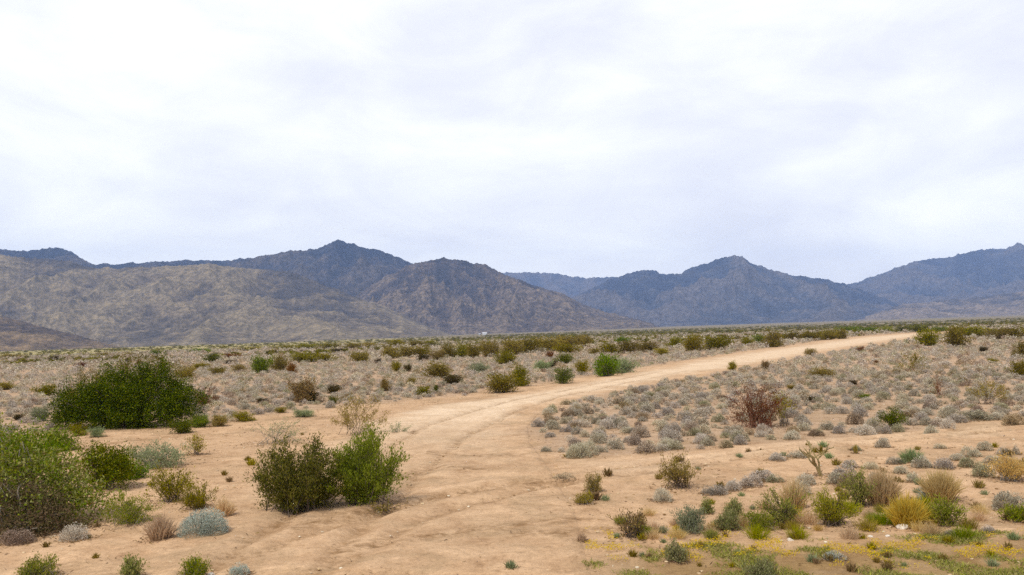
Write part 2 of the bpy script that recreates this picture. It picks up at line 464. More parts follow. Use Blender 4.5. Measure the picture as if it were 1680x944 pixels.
MM = {
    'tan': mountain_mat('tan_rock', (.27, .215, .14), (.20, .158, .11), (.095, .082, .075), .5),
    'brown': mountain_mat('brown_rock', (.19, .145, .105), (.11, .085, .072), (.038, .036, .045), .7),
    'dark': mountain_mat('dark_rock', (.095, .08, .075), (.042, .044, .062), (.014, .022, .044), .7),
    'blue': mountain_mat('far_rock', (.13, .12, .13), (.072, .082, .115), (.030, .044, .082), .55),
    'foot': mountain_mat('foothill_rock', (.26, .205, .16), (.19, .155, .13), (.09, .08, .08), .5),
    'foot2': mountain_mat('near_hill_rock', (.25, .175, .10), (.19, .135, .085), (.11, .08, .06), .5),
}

def range_(name, prof, D, Wf, Wb, mat, seed, label, amp=.28, rough=1.5, cols=520, gully=420., curve=1.35):
    prof = np.array(prof, float)
    px = np.linspace(prof[0, 0], prof[-1, 0], cols)
    py = np.interp(px, prof[:, 0], prof[:, 1])
    u = (px - CX) / F
    # crest wander in depth and small breaks along the skyline
    Dc = D * (1 + .05 * fbm(u * 6 + seed, u * 0 + 2.2, 3, seed))
    py = py + rough * 2.6 * (.42 - ridged(px / 34., px * 0 + 3.3, 5, seed + 5, .7)) + rough * 1.2 * perlin(px / 4., px * 0 + 8.3, seed + 6)
    v = (CY - py) / F
    dirx, diry, dirz = u, cp - v * sp, sp + v * cp
    crest = CAMZ + dirz / diry * Dc
    t = np.concatenate([np.linspace(0, 1, 150), 1 + np.linspace(0, 1, 50)[1:]])
    Uc, Tt = np.meshgrid(u / diry, t)
    Wfl = Wf * (1 + .18 * fbm(Uc * 9 + seed, Tt * 0, 2, seed + 9))
    Y = np.where(Tt <= 1, Dc - Wfl * (1 - Tt), Dc + Wb * (Tt - 1))
    X = Uc * Y
    wx = X + 150 * fbm(X / 700, Y / 700, 3, seed + 40); wy = Y + 150 * fbm(X / 700, Y / 700, 3, seed + 50)
    base = H(X, Y) - 12
    s = np.where(Tt <= 1, np.clip(Tt, 0, 1) ** curve, np.clip(2 - Tt, 0, 1) ** 1.1)
    h = np.maximum(crest - base, 5)
    rg = ridged(wx / gully, wy / (gully * 2.2), 6, seed, .58)
    rg2 = ridged(wx / (gully * .30), wy / (gully * .42), 4, seed + 3, .6)
    env = np.where(Tt <= 1, 4 * s * (1 - s), 4 * s * (1 - s)) ** .8
    Z = base + h * s + h * amp * env * ((rg - .42) * 1.6 + (rg2 - .4) * .34) + h * .012 * fbm(X / 40, Y / 40, 3, seed + 8) * np.clip(s * 4, 0, 1)
    # fall to the plain at the side ends
    rock = np.clip((.52 - rg) * 1.7 + (.45 - rg2) * .8 - .35 * (1 - np.clip(s * 1.6, 0, 1)), -.6, 1)
    nr, nc = Z.shape
    i = np.arange(nr - 1)[:, None] * nc + np.arange(nc - 1)[None, :]
    Q = np.stack([i, i + 1, i + nc + 1, i + nc], -1).reshape(-1, 4)
    o = link(name, make_mesh(name, np.stack([X.ravel(), Y.ravel(), Z.ravel()], 1), Q, mats=[MM[mat]], smooth=True, attrs={'rock': rock.ravel()}))
    tag(o, label, 'mountain', kind='structure')
    return o

range_('foothill', [(-420, 560), (-250, 520), (-120, 505), (0, 519), (40, 528), (80, 539), (130, 551), (170, 562), (210, 573), (240, 582)], 1900, 420, 500, 'foot2', 3,
       'low brown foothill at the far left foot of the range', amp=.2, gully=160, rough=.8, cols=360)
range_('mountain', [(-700, 470), (-400, 430), (-200, 412), (-60, 418), (0, 419), (60, 423), (110, 428), (150, 438), (190, 441), (240, 438), (300, 436), (340, 432), (400, 441), (470, 444), (500, 452), (520, 462), (580, 486), (640, 506), (690, 530), (740, 549), (780, 560)],
       3100, 1150, 900, 'tan', 12, 'broad tan mountain with rock outcrops filling the left side', amp=.19, gully=420, cols=700)
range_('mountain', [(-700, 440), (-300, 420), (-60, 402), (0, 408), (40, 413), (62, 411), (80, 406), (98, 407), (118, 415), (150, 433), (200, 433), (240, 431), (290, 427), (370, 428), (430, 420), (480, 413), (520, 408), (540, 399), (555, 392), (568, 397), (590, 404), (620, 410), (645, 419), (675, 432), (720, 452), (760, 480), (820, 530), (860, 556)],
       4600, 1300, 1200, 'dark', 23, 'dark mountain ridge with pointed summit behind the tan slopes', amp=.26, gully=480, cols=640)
range_('mountain', [(520, 520), (570, 495), (610, 468), (650, 446), (680, 432), (705, 427), (727, 423), (742, 427), (757, 426), (775, 432), (800, 434), (812, 443), (840, 455), (880, 470), (925, 484), (960, 500), (1000, 514), (1050, 524), (1090, 538), (1130, 548)],
       3900, 1050, 900, 'brown', 37, 'brown craggy mountain with broken crest in the middle', amp=.30, gully=380, cols=560)
range_('mountain', [(600, 470), (760, 452), (830, 448), (868, 446), (905, 448), (940, 454), (975, 456), (1005, 455), (1060, 462), (1200, 480), (1300, 500)],
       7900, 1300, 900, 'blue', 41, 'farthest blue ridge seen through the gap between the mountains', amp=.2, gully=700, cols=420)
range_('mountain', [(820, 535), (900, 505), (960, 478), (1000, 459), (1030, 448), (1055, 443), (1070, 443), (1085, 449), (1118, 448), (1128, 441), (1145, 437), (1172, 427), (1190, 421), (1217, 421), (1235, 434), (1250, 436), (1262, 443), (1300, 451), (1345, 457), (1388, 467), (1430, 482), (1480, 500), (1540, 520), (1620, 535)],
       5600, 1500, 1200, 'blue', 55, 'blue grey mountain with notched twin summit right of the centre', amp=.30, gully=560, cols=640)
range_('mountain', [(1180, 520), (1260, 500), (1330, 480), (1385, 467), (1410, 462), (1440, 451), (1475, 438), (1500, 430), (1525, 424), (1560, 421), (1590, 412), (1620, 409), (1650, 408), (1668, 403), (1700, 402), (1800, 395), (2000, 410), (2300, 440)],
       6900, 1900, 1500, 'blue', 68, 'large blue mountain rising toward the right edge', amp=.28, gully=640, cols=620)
range_('foothill', [(1400, 526), (1440, 512), (1480, 499), (1530, 494), (1580, 490), (1630, 484), (1700, 476), (1900, 470), (2300, 480)],
       4700, 900, 800, 'foot', 77, 'lower pale foothill in front of the right hand mountain', amp=.25, gully=320, cols=420)

# ------------------------------------------------------------------ plant shapes
def rdir(rng, n, zmin=0., zmax=1.):
    z = rng.uniform(zmin, zmax, n); a = rng.uniform(0, 2 * np.pi, n); s = np.sqrt(np.maximum(0, 1 - z * z))
    return np.stack([s * np.cos(a), s * np.sin(a), z], 1)

def dome_geo(rng, n=700, ll=.13, lw=.035, lobes=5, up=.5, spread=.5):
    """low cushion shrub, 1 wide and 1 tall"""
    g = Geo()
    L = [(0, 0, .40, 1.)] + [(.20 * math.cos(a), .20 * math.sin(a), rng.uniform(.22, .31), rng.uniform(.6, .95)) for a in rng.uniform(0, 6.28, lobes)]
    per = n // len(L)
    for (cx, cy, r, h) in L:
        d = rdir(rng, per, -.05, 1)
        q = rng.uniform(.62, 1, per) ** .6
        P = d * q[:, None] * np.array([r, r, h * .92]) + [cx, cy, 0]
        P[:, 2] = np.maximum(P[:, 2], .01)
        D = d * [1, 1, .8] + rng.normal(size=(per, 3)) * spread + [0, 0, up]
        g.leaves(P, D, ll * rng.uniform(.6, 1.3, per), lw * rng.uniform(.7, 1.3, per), rng)
    for _ in range(10):
        a = rng.uniform(0, 6.28); r = rng.uniform(.15, .38)
        g.tube([[0, 0, 0], [r * .5 * math.cos(a), r * .5 * math.sin(a), .2], [r * math.cos(a), r * math.sin(a), rng.uniform(.45, .8)]], [.015, .01, .004], 1, 3)
    return g

def bush_geo(rng, W, Hh, nst, twigs, nleaf, ls, vase=.75, low=.25, leaf_up=.5, D=None, bs=.13, srad=.007):
    """stems fanning from the ground, twigs, and leaves in small sprays. returns foliage, stems"""
    fo, st = Geo(), Geo()
    D = D or W
    tips = []
    p1, p2, p3 = rng.uniform(0, 6.28, 3)
    for k in range(nst):
        a = rng.uniform(0, 2 * np.pi); q = rng.uniform(.02, 1) ** .5
        lob = 1 + .20 * math.sin(2 * a + p1) + .17 * math.sin(3 * a + p2) + .14 * math.sin(5 * a + p3)
        top = np.array([W / 2 * q * math.cos(a), D / 2 * q * math.sin(a), Hh * (math.sqrt(max(0, 1 - q ** 2.4)) * .62 + .36) * (1.02 - .72 * rng.uniform() ** 1.8) * (.7 + .3 * lob)]) * [lob, lob, 1]
        b = np.array([W * bs * rng.normal(), D * bs * rng.normal(), -.02])
        c = b * .3 + top * np.array([vase * .45, vase * .45, .55]) + rng.normal(size=3) * W * .02
        t = np.linspace(0, 1, 6)[:, None]
        pts = (1 - t) ** 2 * b + 2 * t * (1 - t) * c + t * t * top
        st.tube(pts, np.linspace(srad, srad * .25, 6), 0, 4)
        for j in range(twigs):
            f = rng.uniform(low, 1); i = min(4, int(f * 5)); w = f * 5 - i
            p = pts[i] * (1 - w) + pts[i + 1] * w
            dr = unit(unit(pts[i + 1] - pts[i]) * .9 + rng.normal(size=3) * .55 + [0, 0, .25])
            ln = Hh * rng.uniform(.12, .3)
            e = p + dr * ln
            st.tube([p, (p + e) / 2 + rng.normal(size=3) * ln * .06, e], [srad * .35, srad * .25, srad * .12], 0, 3)
            tips.append((p, e))
        tips.append((pts[4], pts[5]))
    tips = np.array(tips)
    n = nleaf
    k = rng.integers(0, len(tips), n)
    f = rng.uniform(.15, 1.08, n)[:, None]
    P = tips[k, 0] * (1 - f) + tips[k, 1] * f + rng.normal(size=(n, 3)) * ls * .9
    dr = unit(tips[k, 1] - tips[k, 0])
    Dn = dr + rng.normal(size=(n, 3)) * .7 + [0, 0, leaf_up]
    P[:, 2] = np.maximum(P[:, 2], .02)
    fo.leaves(P, Dn, ls * rng.uniform(.7, 1.5, n), ls * .42 * rng.uniform(.7, 1.3, n), rng)
    return fo, st

def crown_geo(rng, lobes, nclump, per, ls, cr, trunk_r=.05, base=(0, 0), gap=.0, inner=.55):
    """dense crown of overlapping lobes; leaves sit in clumps; trunk with limbs to the lobes"""
    fo, st = Geo(), Geo()
    L = np.array(lobes, float)          # cx cy cz rx ry rz
    vol = (L[:, 3] * L[:, 4] * L[:, 5]) ** .67
    for (cx, cy, cz, rx, ry, rz), w in zip(L, vol / vol.sum()):
        m = int(nclump * w)
        hole = unit(rdir(rng, 3, -.2, 1))
        d = rdir(rng, m, -.75, 1)
        q = rng.uniform(inner, 1.03, m)[:, None]
        q = q * (1 - .38 * np.clip((d @ hole.T).max(1) - .80, 0, .2) / .2)[:, None] * rng.choice([1, 1, 1, 1.14], m)[:, None]
        C = d * q * [rx, ry, rz] + [cx, cy, cz]
        C += rng.normal(size=C.shape) * cr * .8
        C[:, 2] = np.maximum(C[:, 2], .05)
        for c, dd in zip(C, d):
            s = cr * rng.uniform(.55, 1.35)
            P = c + rng.normal(size=(per, 3)) * s * .55
            P[:, 2] = np.maximum(P[:, 2], .02)
            fo.leaves(P, dd * .5 + rng.normal(size=(per, 3)) + [0, 0, .3], ls * rng.uniform(.7, 1.4, per), ls * .45 * rng.uniform(.7, 1.2, per), rng)
        # limb to the lobe
        for _ in range(3):
            e = np.array([cx, cy, cz]) + rdir(rng, 1, -.1, 1)[0] * [rx * .85, ry * .85, rz * .9]
            b = np.array([base[0] + rng.normal() * .12, base[1] + rng.normal() * .12, -.05])
            mid = (b * .55 + e * .45) + rng.normal(size=3) * .1; mid[2] = max(.1, (b[2] + e[2]) * .5 + rng.normal() * .08)
            t = np.linspace(0, 1, 7)[:, None]
            pts = (1 - t) ** 2 * b + 2 * t * (1 - t) * mid + t * t * e
            pts[1:-1] += rng.normal(size=(5, 3)) * .03
            st.tube(pts, np.linspace(trunk_r, trunk_r * .15, 7), 0, 5)
    return fo, st

def tuft_geo(rng, W, Hh, n, bw, lean=.6, seeds=0):
    """clump of blades from the ground"""
    g = Geo()
    a = rng.uniform(0, 2 * np.pi, n); q = rng.uniform(0, 1, n) ** .7
    base = np.stack([W * .22 * q * np.cos(a), W * .22 * q * np.sin(a), np.zeros(n)], 1) + rng.normal(size=(n, 3)) * [W * .05, W * .05, 0]
    tip = np.stack([W * .5 * q * np.cos(a), W * .5 * q * np.sin(a), Hh * rng.uniform(.45, 1, n) * (1 - .45 * q ** 2)], 1) + rng.normal(size=(n, 3)) * [W * .08, W * .08, Hh * .04]
    mid = base * .5 + tip * .5 + np.stack([np.zeros(n), np.zeros(n), Hh * .08 * np.ones(n)], 1)
    d = tip - base
    S = unit(np.cross(d, rng.normal(size=(n, 3)))) * bw * .5
    V = np.stack([base - S * .8, base + S * .8, mid + S, mid - S, tip + S * .15, tip - S * .15], 1).reshape(-1, 3)
    i = np.arange(n)[:, None] * 6
    Q = np.concatenate([i + [0, 1, 2, 3], i + [3, 2, 4, 5]])
    g.add(V, Q)
    return g

# ------------------------------------------------------------------ placing
HERO = []        # ground discs kept clear of the scattered scrub
def spot(px, py, wpx, hpx):
    x, y, z = ground(px, py)
    s = y / F
    # the base of a round shrub lies half its depth behind the front edge that is seen
    w = wpx * s; h = hpx * s
    y2 = y + w * .25
    x2 = x * y2 / y
    z2 = float(H(x2, y2))
    HERO.append((x2, y2, w * .5))
    return x2, y2, z2, w, h

def thing(name, loc, label, cat, group=None):
    o = bpy.data.objects.new(name, None); COL.objects.link(o); o.location = loc; o.empty_display_size = .2
    return tag(o, label, cat, group)

def place_bush(name, fo, st, leaf, stem, loc, label, cat='shrub', group=None, rz=0., scale=(1, 1, 1), parts=('foliage', 'stems')):
    t = thing(name, loc, label, cat, group)
    link(parts[0], fo.mesh(parts[0], [leaf]), t); link(parts[1], st.mesh(parts[1], [stem], True), t)
    t.rotation_euler[2] = rz; t.scale = scale
    return t

# ---- hero: dark green mesquite at the left
x, y, z, w, h = spot(212, 706, 235, 104)
r = np.random.default_rng(3)
lobes = [(-.36 * w, 0, .34 * h, .17 * w, .2 * w, .34 * h), (-.20 * w, .05, .46 * h, .17 * w, .22 * w, .34 * h), (.0, 0, .48 * h, .17 * w, .22 * w, .34 * h),
         (.19 * w, .05, .54 * h, .16 * w, .2 * w, .38 * h), (.36 * w, 0, .36 * h, .14 * w, .18 * w, .32 * h), (-.25 * w, -.35, .18 * h, .2 * w, .14 * w, .22 * h), (.0, -.4, .20 * h, .2 * w, .14 * w, .24 * h), (.25 * w, -.35, .18 * h, .2 * w, .14 * w, .22 * h),
         (.24 * w, .0, .93 * h, .05 * w, .07 * w, .13 * h), (-.10 * w, .1, .86 * h, .07 * w, .1 * w, .12 * h), (.08 * w, .1, .92 * h, .05 * w, .1 * w, .09 * h), (-.47 * w, -.1, .14 * h, .07 * w, .1 * w, .16 * h)]
fo, st = crown_geo(r, lobes, 1500, 40, .07, .19, .05, inner=.5)
place_bush('mesquite_tree', fo, st, M['mesq'], M['stem'], (x, y, z), 'wide dense dark green mesquite tree, largest on the left', 'tree', parts=('crown', 'trunk'))
x, y, z, w, h = spot(196, 694, 210, 112)
L2 = [(-.3 * w, 0, .4 * h, .2 * w, .2 * w, .4 * h), (0, 0, .55 * h, .22 * w, .2 * w, .42 * h), (.25 * w, 0, .6 * h, .2 * w, .2 * w, .4 * h)]
fo, st = crown_geo(np.random.default_rng(4), [tuple(v) for v in L2], 420, 30, .06, .16, .03, inner=.6)
place_bush('desert_shrub', fo, st, M['olive'], M['stem'], (x, y + .8, float(H(x, y + .8))), 'lighter olive bush whose top shows behind the dark mesquite', 'shrub')
# ---- rust shrub leaning out of its right side
def bush_at(name, px, py, wpx, hpx, leaf, stem, label, seed, nst=26, twigs=6, nleaf=4200, ls=.035, cat='shrub', dfac=.85, **kw):
    x, y, z, w, h = spot(px, py, wpx, hpx)
    fo, st = bush_geo(np.random.default_rng(seed), w, h, nst, twigs, nleaf, ls, D=w * dfac, **kw)
    return place_bush(name, fo, st, M[leaf], M[stem], (x, y, z), label, cat)

bush_at('desert_shrub', 336, 668, 46, 34, 'rust', 'stemrust', 'rusty red dry shrub on the right side of the dark mesquite', 5, nleaf=2200, ls=.045)
# ---- lower left thicket
def crown_at(name, px, py, wpx, hpx, leaf, stem, label, seed, lob, nclump, per, ls, cr, tr=.03, cat='shrub', inner=.5):
    x, y, z, w, h = spot(px, py, wpx, hpx)
    L = [(a * w, b * w, c * h, d * w, e * w, f_ * h) for a, b, c, d, e, f_ in lob]
    fo, st = crown_geo(np.random.default_rng(seed), L, nclump, per, ls, cr, tr, inner=inner)
    return place_bush(name, fo, st, M[leaf], M[stem], (x, y, z), label, cat)
GEN = [(0, 0, .5, .34, .34, .48), (-.26, .05, .38, .24, .26, .38), (.26, 0, .38, .24, .26, .38), (.1, -.1, .3, .35, .25, .3)]
GEN2 = [(-.2, 0, .55, .22, .24, .42), (.05, 0, .45, .2, .24, .40), (-.38, .0, .4, .14, .2, .36), (.22, -.05, .34, .18, .22, .32), (.38, -.05, .2, .14, .18, .22), (-.1, -.3, .22, .3, .14, .24), (.15, -.28, .16, .22, .12, .18), (-.28, .0, .92, .06, .08, .12), (-.04, .0, .85, .05, .08, .12)]
M['thick'] = leaf_mat('thicket_leaves', [(.10, .09, .02), (.25, .24, .07), (.15, .20, .03), (.38, .36, .18), (.19, .14, .07)], .3, vary=.1)
M['thickbrown'] = leaf_mat('thicket_brown_leaves', [(.13, .085, .05), (.20, .14, .08), (.14, .13, .05), (.09, .07, .03)], .3, vary=.1)
crown_at('desert_thicket', 52, 868, 250, 150, 'thick', 'stemgrey', 'big tangled olive thicket with grey twigs in the lower left corner', 7, GEN2, 560, 30, .06, .17)
crown_at('desert_shrub', 40, 882, 175, 82, 'thickbrown', 'stemgrey', 'brown dying shrub low in front of the olive thicket', 8, GEN2, 420, 22, .045, .12, inner=.65)
crown_at('desert_shrub', 28, 775, 150, 66, 'green', 'stem', 'leafy green shrub behind the lower left thicket', 9, GEN, 380, 24, .06, .14)
crown_at('creosote_bush', 172, 806, 92, 84, 'darkgreen', 'stem', 'dark green bush on the right shoulder of the lower left thicket', 10, GEN, 300, 24, .05, .12)
crown_at('desert_shrub', 200, 788, 84, 34, 'green', 'stem', 'low green bush filling the gap below the dark green bush', 12, GEN2, 200, 22, .045, .1)
crown_at('desert_shrub', 252, 770, 108, 40, 'sage', 'stemgrey', 'soft grey green shrub between the thicket and the small creosote', 11, GEN, 220, 22, .045, .1)
crown_at('desert_shrub', 95, 742, 60, 36, 'green', 'stem', 'small green shrub just below the left end of the mesquite', 13, GEN, 160, 22, .06, .13)
# ---- creosote pair in the middle
crown_extra = dict(leaf_up=.9, bs=.14)
bush_at('creosote_bush', 492, 846, 168, 112, 'creo', 'stem', 'dense dark creosote bush, front left of the touching pair', 15, nst=85, twigs=9, nleaf=26000, ls=.040, low=.05, vase=1.1, **crown_extra)
bush_at('creosote_bush', 598, 834, 146, 108, 'pairgreen', 'stem', 'upright bright green bush, right one of the touching pair', 16, nst=80, twigs=8, nleaf=24000, ls=.040, low=.08, vase=.9, leaf_up=1.3, bs=.13)
bush_at('creosote_bush', 588, 716, 100, 62, 'yolive', 'stem', 'open olive creosote standing just behind the touching pair', 17, nst=22, twigs=6, nleaf=2600, ls=.045, low=.4)
bush_at('desert_shrub', 455, 730, 92, 46, 'sage', 'stemgrey', 'thin pale twiggy shrub on bare sand left of the open creosote', 18, nst=26, twigs=5, nleaf=900, ls=.035, low=.5)
bush_at('creosote_bush', 320, 748, 40, 36, 'yolive', 'stem', 'small olive creosote alone on sand right of the sage shrub', 19, nst=14, twigs=4, nleaf=800, ls=.04)
bush_at('creosote_bush', 286, 826, 78, 52, 'olive', 'stem', 'low dark olive creosote above the yellow green tussock', 20, nst=34, nleaf=3000, ls=.035)
bush_at('desert_shrub', 655, 712, 44, 18, 'sage', 'stemgrey', 'low sprawling pale shrub at the right foot of the open creosote', 21, nst=14, twigs=4, nleaf=420, ls=.035)
bush_at('desert_shrub', 628, 842, 70, 18, 'yolive', 'stem', 'sparse trailing twigs at the right foot of the bright bush', 22, nst=14, twigs=4, nleaf=300, ls=.03)

def tuft_at(name, px, py, wpx, hpx, leaf, label, seed, n=500, bw=.012, cat='grass tuft', group=None):
    x, y, z, w, h = spot(px, py, wpx, hpx)
    g = tuft_geo(np.random.default_rng(seed), w, h, n, bw)
    o = link(name, g.mesh(name, [M[leaf]]), loc=(x, y, z)); return tag(o, label, cat, group)

def dome_at(name, px, py, wpx, hpx, leaf, label, seed, n=1300, ll=.12, lw=.03, group=None, cat='shrub'):
    x, y, z, w, h = spot(px, py, wpx, hpx)
    if leaf in ('yolive', 'bright', 'blue', 'sage'):
        q = np.random.default_rng(seed)
        fo, st = bush_geo(q, w, h * 1.1, 46, 5, int(n * 2.2), .026, low=.0, bs=.22, leaf_up=1.3, vase=.8, srad=.004)
        return place_bush(name, fo, st, M[leaf], M['stemgrey' if seed % 2 else 'stem'], (x, y, z), label, cat, parts=('foliage', 'stems'))
    g = dome_geo(np.random.default_rng(seed), int(n * 2.4), ll * .62, lw * .62, up=.9, lobes=7)
    o = link(name, g.mesh(name, [M[leaf], M['stem']]), loc=(x, y, z)); o.scale = (w, w, h); return tag(o, label, cat, group)

dome_at('desert_shrub', 322, 838, 58, 40, 'yolive', 'yellow green tussock between the dark creosote and the silvery dome', 30, n=1500, ll=.16)
dome_at('desert_shrub', 212, 864, 90, 44, 'bright', 'light green leafy shrub at the right foot of the thicket', 31, n=2200, ll=.12)
dome_at('saltbush', 334, 882, 92, 48, 'silver', 'large silvery dome shaped saltbush in the left foreground', 32, n=3600, ll=.09, lw=.018)
dome_at('bursage_shrub', 125, 888, 54, 30, 'white', 'pale grey dome at the front edge of the thicket', 33, n=1600)
dome_at('bursage_shrub', 28, 894, 60, 26, 'grey', 'brownish grey low shrub at the left frame edge under the thicket', 34, n=1500)
tuft_at('grass_tuft', 262, 888, 60, 46, 'tan', 'dry straw grass left of the silvery dome', 35, n=420)
tuft_at('grass_tuft', 368, 850, 40, 36, 'tan', 'dry straw grass behind the silvery dome', 36, n=260)
dome_at('desert_shrub', 66, 952, 66, 30, 'bright', 'green tuft cut by the bottom edge, leftmost one', 37, n=1300, ll=.16)
dome_at('desert_shrub', 216, 952, 40, 28, 'blue', 'blue green tuft at the bottom edge, second from left', 38, n=900, ll=.16)
dome_at('desert_shrub', 320, 948, 44, 26, 'bright', 'green tuft at the bottom edge beside a pale stone', 39, n=900, ll=.16)
dome_at('desert_shrub', 392, 946, 40, 22, 'silver', 'grey green tuft at the bottom edge right of the pale stone', 40, n=900, ll=.16)

# ---- right side individuals
bush_at('creosote_bush', 1115, 804, 80, 54, 'yolive', 'stem', 'vase shaped olive creosote alone on the sand right of centre', 50, nst=34, twigs=5, nleaf=2600, ls=.033, leaf_up=1.0)
dome_at('bursage_shrub', 1086, 824, 38, 24, 'white', 'whitish round shrub just below the lone olive creosote', 51, n=1500)
dome_at('bursage_shrub', 950, 752, 46, 28, 'white', 'big pale round shrub at the front left corner of the scrub field', 52, n=1700)
dome_at('desert_shrub', 975, 808, 30, 26, 'yolive', 'small upright brownish tuft alone on bare sand', 53, n=900, ll=.2)
dome_at('bursage_shrub', 927, 790, 42, 14, 'grey', 'flattened grey shrub on sand left of the brownish tuft', 54, n=800)
dome_at('desert_shrub', 958, 828, 34, 12, 'yolive', 'flat olive mat on the sand below the brownish tuft', 55, n=500)
bush_at('desert_shrub', 1241, 704, 100, 76, 'rust', 'stemrust', 'rusty red brown dead looking bush standing tall in the grey scrub', 56, nst=46, twigs=7, nleaf=3600, ls=.045, low=.10, srad=.012)
bush_at('desert_shrub', 1285, 700, 36, 52, 'yolive', 'stem', 'thin olive bush against the right side of the rusty bush', 57, nst=14, twigs=4, nleaf=500, ls=.05, low=.5)
bush_at('creosote_bush', 1464, 706, 40, 34, 'darkgreen', 'stem', 'compact dark green bush at the lower edge of the grey scrub', 58, nst=26, nleaf=2000, ls=.045)
bush_at('desert_shrub', 1541, 652, 22, 36, 'rust', 'stemrust', 'narrow reddish twiggy shrub in the right part of the scrub', 59, nst=16, twigs=3, nleaf=330, ls=.045)
bush_at('desert_shrub', 1622, 664, 52, 40, 'yolive', 'stem', 'open olive and brown bush with bare limbs in the right scrub', 60, nst=20, twigs=5, nleaf=1200, ls=.05, low=.5)
bush_at('desert_shrub', 1497, 610, 48, 30, 'olive', 'stemrust', 'brown and olive bush with bare legs in the upper right scrub', 61, nst=18, twigs=5, nleaf=1000, ls=.07, low=.5)
# row on the verge
bush_at('dry_weed', 1036, 884, 62, 44, 'drybrown', 'stem', 'brown dry weed clump at the left end of the verge row', 62, nst=40, twigs=4, nleaf=900, ls=.03, cat='weed')
dome_at('desert_shrub', 1134, 876, 50, 36, 'sage', 'light sage green round shrub in the left part of the verge row', 63, n=1800)
dome_at('desert_shrub', 1159, 844, 20, 22, 'blue', 'small blue green sprig above the sage round shrub', 64, n=500, ll=.25)
dome_at('desert_shrub', 1204, 848, 30, 22, 'blue', 'pale blue green shrub behind the dark blue green one', 65, n=900, ll=.2)
dome_at('desert_shrub', 1195, 872, 44, 26, 'blue', 'dark blue green shrub low in the verge row', 66, n=1400, ll=.18)
dome_at('desert_shrub', 1246, 872, 44, 24, 'bright', 'low fresh green shrub right of the blue green one', 67, n=1300, ll=.18)
bush_at('desert_shrub', 1290, 866, 74, 56, 'bright', 'stem', 'twiggy yellow green bush in the middle of the verge row', 68, nst=34, twigs=5, nleaf=2400, ls=.03)
M['ygreen'] = leaf_mat('lime_leaves', [(.20, .22, .02), (.34, .33, .035), (.32, .25, .05)], .35, vary=.1)
bush_at('desert_shrub', 1366, 866, 72, 52, 'ygreen', 'stem', 'bright lime yellow bush, brightest of the verge row', 69, nst=50, twigs=6, nleaf=4200, ls=.028, leaf_up=1.2)
bush_at('desert_shrub', 1408, 834, 50, 56, 'bright', 'stem', 'green bush at the left side of the large straw coloured one', 70, nst=34, twigs=5, nleaf=2400, ls=.032, leaf_up=1.2)
tuft_at('grass_tuft', 1447, 832, 74, 66, 'tan', 'large straw coloured tussock behind the verge row', 71, n=900)
tuft_at('grass_tuft', 1490, 868, 72, 58, 'gold', 'golden tussock standing over the white stone', 72, n=900, bw=.014)
bush_at('desert_shrub', 1553, 866, 54, 44, 'bright', 'stem', 'green bush with yellow tips right of the golden tussock', 73, nst=34, twigs=5, nleaf=2300, ls=.03)
tuft_at('grass_tuft', 1544, 826, 72, 58, 'tan', 'broad pale straw tussock behind the green bush with yellow tips', 74, n=1000)
dome_at('bursage_shrub', 1518, 822, 34, 28, 'silver', 'small silver grey shrub left of the pale straw tussock', 75, n=1100)
bush_at('desert_shrub', 1657, 792, 66, 40, 'gold', 'stemgrey', 'golden yellow bush at the right frame edge', 76, nst=50, twigs=6, nleaf=4200, ls=.03, leaf_up=1.)
dome_at('bursage_shrub', 1660, 840, 62, 34, 'grey', 'grey brown shrub at the right frame edge below the golden bush', 77, n=1700)
dome_at('desert_shrub', 1670, 858, 46, 24, 'bright', 'vivid green shrub at the right frame edge', 78, n=1300, ll=.18)
tuft_at('grass_tuft', 1302, 838, 58, 56, 'tan', 'thin grey straw tussock left of the large straw coloured one', 79, n=420, bw=.009)
dome_at('desert_shrub', 1110, 924, 34, 26, 'blue', 'small green tuft alone on the yellow flowered verge', 80, n=1100, ll=.2)
dome_at('desert_shrub', 1370, 921, 40, 16, 'silver', 'flat blue grey mat among the yellow flowers', 81, n=900)
dome_at('desert_shrub', 1246, 952, 60, 22, 'blue', 'green mat cut by the bottom edge under the flowered verge', 82, n=1200)
tuft_at('grass_tuft', 954, 890, 20, 18, 'tan', 'tiny dry tuft at the left end of the verge, nearest the road', 83, n=120)
tuft_at('grass_tuft', 838, 936, 26, 18, 'verge' if False else 'sage', 'tiny grey green tuft on the sand at the bottom middle', 84, n=120)
tuft_at('grass_tuft', 1495, 760, 44, 26, 'sage', 'soft sage coloured grass tuft on the side track edge', 85, n=360)
tuft_at('grass_tuft', 1403, 745, 10, 20, 'yolive', 'single tiny upright sprig on the side track', 86, n=40)

